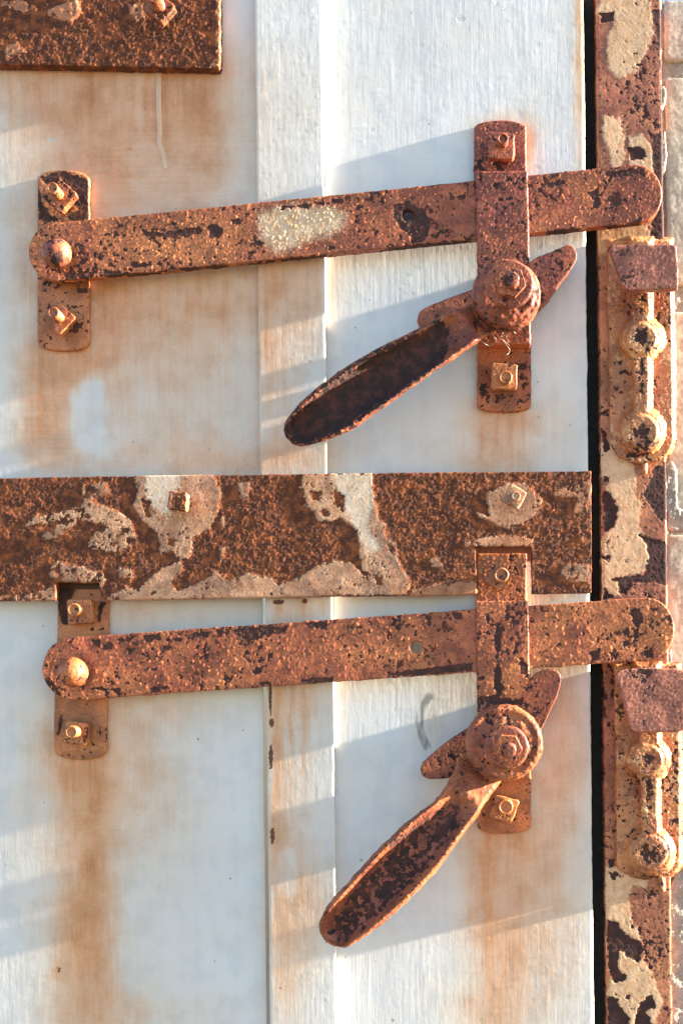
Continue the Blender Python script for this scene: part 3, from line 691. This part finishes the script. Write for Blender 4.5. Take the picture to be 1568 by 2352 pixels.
nut_and_bolt(pu, 142, 454, 60, 42, 5, 10.5, (126, 437), 24, 14, 65, 'plate', 0.04)
nut_and_bolt(pu, 140, 735, 58, 43, 5, 10.5, (128, 722), 24, 13.5, 66, 'plate', 0.06)

pw = thing('pivot_plate', 'stained orange plate with two square nuts under left end of lower latch bar', 'bracket', tuple(W(186, 1745, 0)), 'pivot plates on the left of the door')
s = Solid(W(186, 1500, 0)); s.prism([(133, 1352), (250, 1352), (250, 1460), (246, 1560), (246, 1716)] + [(185 + 61 * math.cos(t), 1716 + 30 * math.sin(t) ** .8) for t in np.linspace(0.1, math.pi - .1, 15)] + [(124, 1716), (125, 1560), (132, 1460)], 0.2, 4.2)
o = s.build('plate', 'plate', pw, 0.65, 1)
DK_PW = [[(133, 1345), (175, 1355), (165, 1372), (158, 1400), (158, 1436), (142, 1432), (133, 1395)], [(228, 1380), (244, 1384), (236, 1400), (232, 1432), (224, 1426)], [(136, 1655), (144, 1640), (142, 1670), (132, 1690)], [(226, 1672), (232, 1668), (230, 1694)], [(243, 1670), (247, 1670), (246, 1716), (243, 1710)], [(154, 1732), (163, 1732), (161, 1741)]]
wear(o, 23, 0.07, 2.0, -0.05, 0.25, 0.05, 2.4, 0.08, 0.12, dark=lambda x, y: polys(x, y, DK_PW), tint=lambda x, y: 0.45 + 0 * x, ragged=4)
nut_and_bolt(pw, 188, 1405, 58, -4, 4.2, 11, (174, 1401), 20, 16, 67, 'plate', 0.05, 0.12, 0.4)
nut_and_bolt(pw, 180, 1683, 56, 6, 4.2, 9, (168, 1681), 20, 15, 68, 'plate', 0.10, 0.15, 0.4)

# ================================================================== latch bars
def bar_outline(ax, ay, bx, by, half, ra=1.0, rb=1.0, corner_b=None):
    dx, dy = bx - ax, by - ay; L = math.hypot(dx, dy); ux, uy = dx / L, dy / L; nx, ny = -uy, ux
    pts = []
    for t in np.linspace(-math.pi / 2, math.pi / 2, 25):
        e = abs(math.cos(t)) ** rb
        pts.append((bx + ux * half * e + nx * half * math.sin(t), by + uy * half * e + ny * half * math.sin(t)))
    for t in np.linspace(math.pi / 2, 3 * math.pi / 2, 25):
        e = abs(math.cos(t)) ** ra
        pts.append((ax - ux * half * e + nx * half * math.sin(t), ay - uy * half * e + ny * half * math.sin(t)))
    return pts
def circle(cx, cy, r, n=24): return [(cx + r * math.cos(2 * math.pi * i / n), cy + r * math.sin(2 * math.pi * i / n)) for i in range(n)]

ub = thing('latch_bar', 'upper flat rusty latch bar with a pale worn patch, tilted up to the right', 'latch bar', tuple(W(137, 588, 5)), 'flat latch bars')
ang_u = math.atan2(588 - 455, 1450 - 137) + ROLL
s = Solid(W(137, 588, 5), ang_u); s.prism(bar_outline(138, 584, 1450, 452, 66.5, 1, 0.8), 5.7, 13.8, [circle(938, 500, 14)])
o = s.build('bar', 'bar', ub, 0.56, 2)
C7 = lambda pts: [(62.7 + px * .4401, 439.1 + py * .4401) for px, py in pts]
DK_UB = [C7(p) for p in ([(600, 200), (700, 215), (800, 200), (900, 180), (920, 210), (830, 235), (650, 250), (610, 230)], [(940, 175), (990, 165), (1035, 195), (1000, 240), (950, 235)], [(380, 400), (440, 420), (560, 430), (700, 420), (700, 440), (560, 450), (420, 455)], [(540, 370), (640, 380), (620, 400), (540, 395)], [(1140, 110), (1160, 120), (1140, 135)], [(1060, 150), (1140, 145), (1090, 180)], [(1330, 75), (1480, 65), (1480, 85), (1330, 92)], [(1150, 378), (1400, 345), (1560, 330), (1560, 350), (1400, 362), (1160, 390)], [(1500, 60), (1640, 40), (1640, 60), (1500, 75)], [(800, 405), (950, 390), (1050, 385), (1050, 398), (800, 420)])] + [
    [(905, 470), (935, 462), (975, 480), (990, 520), (970, 560), (945, 545), (920, 530), (905, 500)], [(860, 578), (960, 560), (1080, 552), (1085, 565), (960, 576), (860, 590)], [(1380, 395), (1470, 385), (1490, 400), (1400, 412)], [(1385, 520), (1430, 518), (1470, 500), (1470, 522), (1400, 536)], [(1345, 440), (1372, 432), (1380, 470), (1350, 490), (1360, 460)], [(1238, 420), (1300, 412), (1300, 424), (1240, 432)], [(1255, 530), (1330, 522), (1330, 534), (1255, 542)], [(1395, 450), (1420, 440), (1425, 470), (1400, 480)]]
CR_UB = [[(588, 490), (640, 470), (760, 470), (800, 490), (790, 530), (700, 560), (640, 585), (600, 560)]]
def ub_cream(x, y): return polys(x, y, CR_UB) * 0.75 - 4
wear(o, 31, 0.26, 3.6, -0.02, 0.20, 0.42, 2.3, 0.12, 0.2, cream_w=55, dark=lambda x, y: polys(x, y, DK_UB), cream=ub_cream, ragged=7,
     tint=lambda x, y: 0.30 * sstep(700, 400, x) + 0.35 * blob(x, y, 690, 560, 140, 40) - 0.15 * sstep(900, 1100, x))
s = Solid(W(137, 588, 12), ang_u); s.lathe(140, 590, 18, [(33, 12.5), (33, 14.2), (31, 17), (25, 19.8), (16, 21.6), (6, 22.2), (1, 22.3)], 40)
r = s.build('rivet', 'cast', ub, 0.55, 1); wear(r, 33, 0.18, 3.2, 0, 0.22, 0.05, 2, 0.08, 0.1, dark=lambda x, y: polys(x, y, [[(118, 585), (140, 578), (146, 600), (130, 612), (120, 600)]]), tint=lambda x, y: 0.1 + 0 * x)

lb = thing('latch_bar', 'lower flat red brown latch bar pitted with dark rust spots', 'latch bar', tuple(W(172, 1540, 5)), 'flat latch bars')
ang_l = math.atan2(1537 - 1446, 1480 - 172) + ROLL
s = Solid(W(172, 1538, 5), ang_l); s.prism(bar_outline(175, 1536, 1473, 1446, 71.5, 1, 0.8), 5.7, 13.6, [circle(956, 1487, 14.5)])
o = s.build('bar', 'bar', lb, 0.56, 2)
C8 = lambda pts: [(62.7 + px * .4401, 1380.2 + py * .4401) for px, py in pts]
DK_LB = [C8(p) for p in ([(590, 180), (690, 170), (700, 200), (620, 215)], [(730, 195), (800, 190), (800, 210), (740, 215)], [(820, 175), (940, 155), (960, 185), (830, 200)], [(985, 150), (1020, 150), (1015, 190), (990, 190)], [(1070, 150), (1150, 140), (1360, 130), (1350, 165), (1240, 185), (1150, 215), (1080, 180)], [(1450, 120), (1560, 105), (1560, 150), (1460, 140)], [(340, 200), (380, 200), (380, 240), (345, 235)], [(390, 225), (450, 215), (440, 250), (395, 250)], [(470, 195), (550, 185), (540, 215), (480, 220)], [(1165, 360), (1220, 340), (1225, 370), (1180, 385)], [(1410, 410), (1600, 390), (1600, 425), (1420, 430)], [(1200, 425), (1280, 415), (1270, 440), (1210, 445)], [(530, 250), (565, 245), (560, 270), (535, 272)], [(705, 235), (750, 232), (745, 255), (712, 262)], [(640, 455), (700, 445), (760, 450), (650, 475)], [(330, 455), (480, 455), (490, 500), (460, 470)])] + [
    [(890, 1545), (960, 1538), (1085, 1520), (1085, 1540), (960, 1552), (890, 1556)], [(905, 1520), (925, 1515), (925, 1530), (910, 1535)], [(1445, 1400), (1470, 1395), (1475, 1430), (1460, 1440), (1448, 1425)], [(1040, 1408), (1060, 1406), (1058, 1425), (1042, 1420)], [(1350, 1500), (1375, 1490), (1380, 1515), (1358, 1520)], [(1470, 1505), (1500, 1480), (1500, 1515)]]
wear(o, 36, 0.26, 3.3, 0.0, 0.24, 0.36, 3.4, 0.08, 0.25, dark=lambda x, y: polys(x, y, DK_LB), ragged=7, tint=lambda x, y: 0.25 * sstep(1150, 1250, x) - 0.05)
s = Solid(W(172, 1538, 12), ang_l); s.lathe(176, 1545, 18, [(34, 12.0), (34, 13.6), (33, 15.5), (28, 18.6), (20, 21), (8, 22.4), (1, 22.6)], 40)
r = s.build('rivet', 'cast', lb, 0.55, 1); wear(r, 38, 0.25, 3.0, 0, 0.25, 0.12, 2, 0.1, 0.1, tint=lambda x, y: 0.25 + 0 * x)

# ================================================================== latch brackets (guide loops over the bars)
def bracket(label, top_pts, front_pts, bot_pts, seed, yref, dark=None, darkp=None):
    t = thing('latch_bracket', label, 'bracket', tuple(W(1157, yref, 0)), 'latch guide brackets')
    s = Solid(W(1155, yref - 300, 0))
    s.prism(top_pts, 0.2, 5.0); s.prism(bot_pts, 0.2, 5.0)
    xs0, xs1 = front_pts[0][0], front_pts[1][0]; y0, y1 = front_pts[0][1], front_pts[2][1]
    s.prism(front_pts, 15.0, 20.0)
    s.prism([(xs0, y0), (xs1, y0), (xs1, y0 + 17), (xs0, y0 + 17)], 0.4, 19.0, zref=20)     # the two bends that carry the loop off the door
    s.prism([(front_pts[3][0], y1 - 17), (front_pts[2][0], y1 - 17), (front_pts[2][0], y1), (front_pts[3][0], y1)], 0.4, 19.0, zref=20)
    o = s.build('guide_loop', 'cast' if seed < 50 else 'bar', t, 0.65, 1)
    wear(o, seed, 0.26, 2.6, 0.0, 0.24, 0.36, 1.9, 0.18, 0.2, dark=darkp, tint=dark, ragged=7)
    return t
b1 = bracket('upper latch bracket of rusty strip steel bridging the upper bar', plate_outline(1088, 1208, 276, 22, 420, 0),
             [(1091.5, 393), (1211.5, 392), (1218, 790), (1098, 792)], plate_outline(1095, 1219, 740, 0, 946, 16), 41, 946,
             dark=lambda x, y: -0.15 + 0.6 * sstep(760, 820, y) + 0.1 * sstep(400, 380, y), darkp=lambda x, y: polys(x, y, [[(1128, 835), (1205, 835), (1210, 850), (1130, 845)], [(1102, 880), (1118, 880), (1115, 912), (1104, 905)], [(1195, 880), (1206, 882), (1203, 896)]]))
nut_and_bolt(b1, 1150, 341, 61, 1, 5, 10, (1154, 325), 17, 13.5, 71, 'cast', 0.03, 0.25, 0.1)
nut_and_bolt(b1, 1157, 868, 60, 1, 5, 10, (1160, 870), 16, 16.5, 72, 'plate', 0.05, 0.2, 0.3)
DK_B2 = [[(1138, 1432), (1150, 1430), (1150, 1460), (1146, 1500), (1150, 1560), (1156, 1600), (1140, 1606), (1132, 1570), (1138, 1520), (1135, 1480)], [(1095, 1600), (1140, 1598), (1170, 1606), (1200, 1606), (1200, 1620), (1097, 1632)], [(1180, 1480), (1190, 1475), (1190, 1500), (1178, 1500)], [(1190, 1510), (1212, 1520), (1214, 1560), (1196, 1545)]]
b2 = bracket('lower latch bracket bridging the lower bar beneath the notch in the strap', plate_outline(1093.5, 1209, 1271, 0, 1400, 0),
             [(1091.5, 1380), (1213, 1380), (1218.5, 1790), (1097, 1792)], plate_outline(1095, 1219, 1740, 0, 1916, 20), 52, 1916,
             dark=lambda x, y: 0.05 + 0.35 * sstep(1385, 1370, y) + 0.45 * sstep(1760, 1820, y), darkp=lambda x, y: polys(x, y, DK_B2))
nut_and_bolt(b2, 1144, 1327, 52, 32, 5, 9.5, (1150, 1322), 16, 18, 73, 'plate', 0.12, 0.3, 0.2)
nut_and_bolt(b2, 1156, 1856, 58, 18, 5, 9.5, (1160, 1852), 17, 18.5, 74, 'plate', 0.12, 0.2, 0.4)

# ================================================================== levers with their cam wings
def spline(pts, n):
    p = np.array(pts, float); d = np.r_[0, np.cumsum(np.hypot(*np.diff(p, axis=0).T))]
    t = np.linspace(0, d[-1], n)
    P = np.vstack([2 * p[0] - p[1], p, 2 * p[-1] - p[-2]]); out = []
    for q in t:
        i = min(np.searchsorted(d, q, 'right') - 1, len(p) - 2); u = (q - d[i]) / (d[i + 1] - d[i])
        a, b, c, e = P[i], P[i + 1], P[i + 2], P[i + 3]
        out.append(0.5 * (2 * b + (c - a) * u + (2 * a - 5 * b + 4 * c - e) * u * u + (3 * b - a - 3 * c + e) * u ** 3))
    return np.array(out)

def lever(label, cat_loc, up, lo, zs, troughs, boss, collar, nut, bolt, wings_l, wings_r, seed, seedw):
    t = thing('latch_lever', label, 'lever', tuple(cat_loc), 'cast spoon handle levers')
    n = 150
    A, B = spline(up, n), spline(lo, n)
    T = np.linspace(0, 1, n); Z = np.interp(T, [k[0] for k in zs], [k[1] for k in zs]); TH = np.interp(T, [k[0] for k in zs], [k[2] for k in zs])
    TR = np.interp(T, [k[0] for k in troughs], [k[1] for k in troughs])
    s = Solid(W(*boss[:2], 20)); rings = []
    for i in range(n):
        ring = []
        fr = np.linspace(-1, 1, 41)
        for q in fr:
            a = abs(q)
            if a > 0.82: h = TH[i] * math.sqrt(max(0, 1 - ((a - 0.82) / 0.18) ** 2))
            else: h = TH[i] - TR[i] * (1 - (a / 0.82) ** 3.0)
            ring.append((q, Z[i] + h))
        for q in np.linspace(1, -1, 21)[1:-1]:
            ring.append((q, Z[i] - TH[i] * 0.9 * math.sqrt(1 - q * q)))
        m, e = (A[i] + B[i]) / 2, (B[i] - A[i]) / 2
        rings.append(np.array([W(m[0] + e[0] * q, m[1] + e[1] * q, z) for q, z in ring]))
    s.loft(rings)
    s.lathe(boss[0], boss[1], boss[2], boss[3], 56)
    h = s.build('handle', 'cast', t, 0.68, 3)
    n0 = int(n * (0.225 if seed == 81 else 0.265)); idx = list(range(n0, n - 3, 3))
    mg = [0.12 + 0.38 * max(0.0, 1 - (i - n0) / (0.09 * n)) ** 2 + 0.3 * max(0.0, 1 - (n - 3 - i) / (0.06 * n)) ** 2 for i in idx]
    hol = [tuple(A[i] + (B[i] - A[i]) * m_) for i, m_ in zip(idx, mg)] + [tuple(A[i] + (B[i] - A[i]) * (1 - m_)) for i, m_ in reversed(list(zip(idx, mg)))]
    tr_d = lambda x, y: poly(x, y, hol)
    wear(h, seed, 0.22, 2.4, 0.0, 0.22, 0.22, 2.0, 0.18, dark=(lambda x, y: np.minimum(np.where(tr_d(x, y) > 0, tr_d(x, y) * 0.6, tr_d(x, y) * 0.25) + 2.5, 7.5) - 30 * sstep(1010, 1060, x)) if seed == 81 else (lambda x, y: np.minimum(tr_d(x, y) * 0.35 - 5, 1.0)), ragged=9, wob=0.5,
         tint=lambda x, y: 0.15 - 0.6 * sstep(0, 12, tr_d(x, y)), extra=lambda x, y, P: 0.9 * fbm(P, 0.14, 4, 19) * sstep(110, 70, np.hypot(x - boss[0], y - boss[1])) + 0.25 * fbm(P, 0.4, 2, 20) + 0.35 * sstep(-14, -2, tr_d(x, y)) * sstep(5, -2, tr_d(x, y)) * vnoise(P, 0.75, 23))
    c = Solid(W(*collar[:2], boss[2])); c.lathe(collar[0], collar[1], collar[2], collar[3], 48)
    co_ = c.build('washer', 'cast', t, 0.6, 1); wear(co_, seed + 1, 0.2, 2.4, 0, 0.25, 0.15, 2, 0.2, 0.2)
    q = Solid(W(*nut[:2], nut[3])); q.prism([(nut[0] + nut[2] * math.cos(rad(60 * k + nut[5])), nut[1] + nut[2] * math.sin(rad(60 * k + nut[5]))) for k in range(6)], nut[3], nut[4])
    hn = q.build('hexagon_nut', 'cast', t, 0.5, 1); wear(hn, seed + 2, 0.2, 2.4, 0, 0.2, 0.08, 2, 0.14, 0.1)
    e = Solid(W(*bolt[:2], nut[4])); e.lathe(bolt[0], bolt[1], bolt[4], [(bolt[2], nut[4] - 1.5), (bolt[2], bolt[4] - 1.2), (bolt[2] * .8, bolt[4]), (bolt[2] * .3, bolt[4] + .2)], 28)
    be = e.build('bolt_end', 'cast', hn, 0.45, 1); wear(be, seed + 3, 0.45, 2.2, 0.1, 0.25, 0, 2, 0.15, 0.1)
    for k, wpts in enumerate((wings_l, wings_r)):
        g = Solid(W(*wpts[0], 8)); g.prism([tuple(p) for p in spline(list(wpts) + [wpts[0]], 60)[:-1]], 6.0, 12.5)
        wo = g.build('cam_wing', 'cast', t, 0.65, 1); wear(wo, seedw + k, 0.26, 2.1, 0, 0.25, 0.14, 2.2, 0.1, 0.15, tint=lambda x, y: 0.1 + 0 * x)
    return t

up1 = [(1150, 640), (1110, 672), (1072, 702), (1036, 712), (972, 748), (903, 781), (811, 831), (719, 896), (672, 944), (652, 980), (656, 1004)]
lo1 = [(1190, 720), (1165, 745), (1128, 768), (1090, 792), (1020, 840), (949, 890), (857, 955), (788, 997), (730, 1018), (697, 1026), (672, 1020)]
lever('upper latch lever, spoon shaped handle with a dark hollow pointing to the lower left', W(1163, 760, 20), up1, lo1,
      [(0, 27, 6), (0.10, 31, 6), (0.2, 41, 7), (0.4, 45, 7.5), (0.8, 45, 7.5), (1, 43, 4)], [(0, 0), (0.18, 0), (0.24, 4), (0.30, 6.5), (0.6, 9), (0.93, 8.5), (0.985, 3), (1, 0)],
      (1161, 692, 34, [(74, 15.5), (77, 19), (78, 30), (75, 33.4), (66, 34), (61, 35.8), (30, 36)]), (1166, 688, 37, [(54, 35), (54, 37.4), (50, 38.4), (43, 38.5), (30, 38.6)]),
      (1167, 687, 36, 38, 42, 12), (1169, 686, 19, 42, 45),
      [(1110, 660), (1076, 675), (1015, 698), (972, 717), (960, 732), (961, 752), (985, 765), (1080, 760)], [(1190, 640), (1222, 604), (1260, 588), (1294, 573), (1309, 572), (1321, 590), (1318, 610), (1298, 640), (1271, 676), (1250, 706), (1210, 730)], 81, 91)
up2 = [(1110, 1680), (1078, 1712), (1050, 1755), (1024, 1803), (994, 1841), (937, 1884), (880, 1937), (823, 1998), (768, 2060), (741, 2098), (732, 2130), (742, 2156)]
lo2 = [(1200, 1745), (1178, 1772), (1143, 1806), (1100, 1868), (1070, 1909), (1034, 1958), (1012, 1990), (974, 2032), (918, 2088), (855, 2140), (800, 2176), (772, 2174)]
lever('lower latch lever, red brown spoon shaped handle pointing steeply to the lower left', W(1158, 1800, 20), up2, lo2,
      [(0, 29, 6.5), (0.12, 32, 6.5), (0.24, 40, 7), (0.4, 44, 7.5), (0.8, 45, 8), (1, 43, 4)], [(0, 0), (0.22, 0), (0.27, 3.5), (0.34, 6.5), (0.6, 9), (0.93, 8.5), (0.985, 3), (1, 0)],
      (1156, 1703, 34, [(83, 15.5), (86, 20), (87, 31), (84, 34.4), (76, 35.4), (64, 34.6), (56, 35.6), (30, 36)]), (1160, 1711, 37, [(49, 35), (49, 37), (45, 38), (40, 38.1), (30, 38.2)]),
      (1161, 1713, 34, 38, 42.5, 2), (1163, 1716, 18.5, 42, 46),
      [(1090, 1660), (1064, 1677), (1030, 1699), (994, 1728), (969, 1753), (967, 1772), (983, 1787), (1032, 1785), (1090, 1770)], [(1195, 1600), (1218, 1556), (1240, 1540), (1262, 1536), (1284, 1548), (1283, 1580), (1262, 1632), (1242, 1672), (1235, 1700), (1200, 1710)], 84, 95)

drip([(364, 158), (364, 210), (365, 262), (367, 300), (366, 330), (374, 352), (380, 388)], 7)

# ================================================================== catches on the post
def catch(label, x0, x1, y0, yb, bosses, ridge_w, lug, seed, drip, yloc):
    t = thing('latch_catch', label, 'latch catch', tuple(W((x0 + x1) / 2, yloc, -1.5)), 'cast latch catches on the post')
    step = 2.2
    gx = np.arange(x0 - 8, x1 + 30, step); gy = np.arange(y0 - 6, yb + 44, step)
    X, Y = np.meshgrid(gx, gy); x, y = X.ravel(), Y.ravel()
    P = np.stack([x * .3, np.full(len(x), seed * 13.0), y * .3], -1)
    xx = x - (y - (y0 + yb) / 2) * math.tan(-ROLL)
    (ax, ay, ar, ah), (bx, by, br, bh) = bosses
    half = (x1 - x0) / 2; m = (x0 + x1) / 2
    body = poly(xx, y, [(x0, y0), (x1, y0), (x1, by + 20)] + [(m + half * math.cos(a), by + 20 + (yb - by - 20) * math.sin(a)) for a in np.linspace(0.1, math.pi - 0.1, 14)] + [(x0, by + 20)])
    body = np.maximum(body, drip[2] - np.hypot(x - drip[0], (y - drip[1]) * 0.45))
    body = body + 1.6 * fbm(P, 0.12, 3, 2)
    z = -6 + 9.5 * sstep(-3, 5, body)
    def add(z, d, top, soft): dd = d + 2.5 * fbm(P, 0.1, 3, 7); return np.where(dd > -soft, np.maximum(z, 3.0 + (top - 3.0) * sstep(-soft, soft, dd)), z)
    web = poly(x, y, [(ax - ridge_w, y0), (ax + ridge_w, y0), (bx + ridge_w * .8, by), (bx - ridge_w * .8, by)])
    z = add(z, web, 12.0, 7)
    for (cx_, cy_, r_, h_) in bosses:
        d = r_ - np.hypot(x - cx_, y - cy_)
        z = add(z, d, 12.0, 8)
        d2 = r_ * 0.74 - np.hypot(x - cx_, y - cy_)
        z = np.where(d2 > -3, np.maximum(z, 12.0 + (h_ - 15.3) * sstep(-3, 4, d2)), z)
    v = W(x, y, z)
    h, w = X.shape; i = np.arange(h * w).reshape(h, w)
    f = np.stack([i[:-1, :-1], i[1:, :-1], i[1:, 1:], i[:-1, 1:]], -1).reshape(-1, 4)
    keep = (z.reshape(h, w)[:-1, :-1].ravel() > -5.9) | (z.reshape(h, w)[1:, 1:].ravel() > -5.9)
    o = mesh_obj('base_plate', v, f[keep], 'catch', t, tuple(W(m, yb, -1.5)))
    bd = lambda X_, Y_: np.maximum(np.maximum(ar * 0.72 - np.hypot(X_ - ax, Y_ - ay), br * 0.72 - np.hypot(X_ - bx, Y_ - by)) * 0.25 - 5.5, poly(X_, Y_, [(ax - ridge_w * .7, ay + ar * .6), (ax + ridge_w * .9, ay + ar * .6), (bx + ridge_w * .6, (ay + by) / 2 + 30), (bx - ridge_w * .6, (ay + by) / 2 + 30)]) * 0.5 - 7)
    wear(o, seed, 0.26, 2.6, 0.0, 0.30, 0.25, 3.0, 0.35, 0.9, dark=bd, cream=lambda X_, Y_: 9 * fbm(np.stack([X_ * .3, X_ * 0, Y_ * .3], -1), 0.05, 3, seed) - 4, ragged=8, tint=lambda X_, Y_: 0.15 + 0 * X_)
    # hooked lug: leaves the plate, stands off and turns up in front of the bar
    s = Solid(W(m, lug[2][1], 0))
    front = lug
    zf, th = 36.0, 7.0
    s.prism(front, zf - th, zf)
    (p0, p1, p2, p3) = front[0], front[-1], front[len(front) // 2], front[len(front) // 2 - 1]
    yb_ = max(p[1] for p in front); xa = min(p[0] for p in front if p[1] > yb_ - 12); xb = max(p[0] for p in front)
    wy = yb_ - 66 if yb_ < 1000 else yb_ - 40
    s.prism([(xa + 14, wy), (xb - 12, wy), (xb - 12, wy + 26), (xa + 14, wy + 26)], 1.0, zf - 1.5, zref=zf)
    lg = s.build('hook', 'lug', t, 0.75, 5)
    wear(lg, seed + 1, 0.22, 2.4, 0.0, 0.2, 0.12, 1.8, 0.22, 0.5, tint=lambda X_, Y_: -0.25 + 0 * X_, edge=0.0)
    return t
catch('upper cast iron catch on the post below the end of the upper bar', 1394, 1546, 548, 1068, [(1471, 778, 50, 17.5), (1472, 990, 52, 18)], 25,
      [(1398, 570), (1404, 563), (1470, 561), (1545, 561), (1553, 568), (1557, 640), (1556, 660), (1545, 664), (1480, 666), (1436, 666), (1428, 656), (1412, 610)], 101, (1480, 1074, 9), 1068)
catch('lower cast iron catch on the post below the end of the lower bar', 1410, 1563, 1524, 2022, [(1485, 1747, 50, 18), (1492, 1958, 54, 17)], 27,
      [(1413, 1546), (1420, 1539), (1490, 1533), (1565, 1537), (1574, 1545), (1578, 1640), (1576, 1672), (1566, 1680), (1500, 1683), (1455, 1681), (1446, 1672), (1428, 1600)], 104, (1520, 2030, 9), 2022)
# ================================================================== wisps of cobweb
def tube(pts, rad_mm, n=5):
    p = np.array(pts); vs, fs = [], []
    for k, c in enumerate(p):
        d = p[min(k + 1, len(p) - 1)] - p[max(k - 1, 0)]; d /= np.linalg.norm(d) + 1e-12
        a = np.cross(d, (0.3, 0.9, 0.2)); a /= np.linalg.norm(a) + 1e-12; b_ = np.cross(d, a)
        vs += [c + (a * math.cos(2 * math.pi * i / n) + b_ * math.sin(2 * math.pi * i / n)) * rad_mm * 0.001 for i in range(n)]
        if k: fs += [((k - 1) * n + i, (k - 1) * n + (i + 1) % n, k * n + (i + 1) % n, k * n + i) for i in range(n)]
    return vs, fs
def cobweb(label, cx, cy, z, spread, count, seed):
    rnd = random.Random(seed); V, F = [], []
    for k in range(count):
        a = rnd.uniform(0, 6.28); x, y = cx + rnd.uniform(-.4, .4) * spread, cy + rnd.uniform(-.4, .4) * spread
        pts = []
        for i in range(9):
            a += rnd.uniform(-0.7, 0.7); x += math.cos(a) * spread * 0.09; y += math.sin(a) * spread * 0.09
            pts.append(W(x, y, z + 2.0 * math.sin(i * 0.8 + k)))
        vs, fs = tube([np.asarray(q) for q in pts], 0.11); b0 = len(V); V += vs; F += [tuple(i + b0 for i in f) for f in fs]
    o = mesh_obj('cobweb', V, F, 'silk', None, tuple(W(cx, cy, z)))
    o['label'] = label; o['category'] = 'cobweb'; o['group'] = 'wisps of cobweb'
cobweb('pale wisp of cobweb under the boss of the upper lever', 1150, 772, 24, 44, 7, 3)
cobweb('pale wisp of cobweb above the rivet of the upper bar', 143, 548, 16, 34, 5, 5)
cobweb('pale cobweb threads beside the lowest nut under the lower bar', 262, 1640, 5, 90, 6, 8)

for o in list(bpy.data.objects):
    if '_mw' in o: del o['_mw']
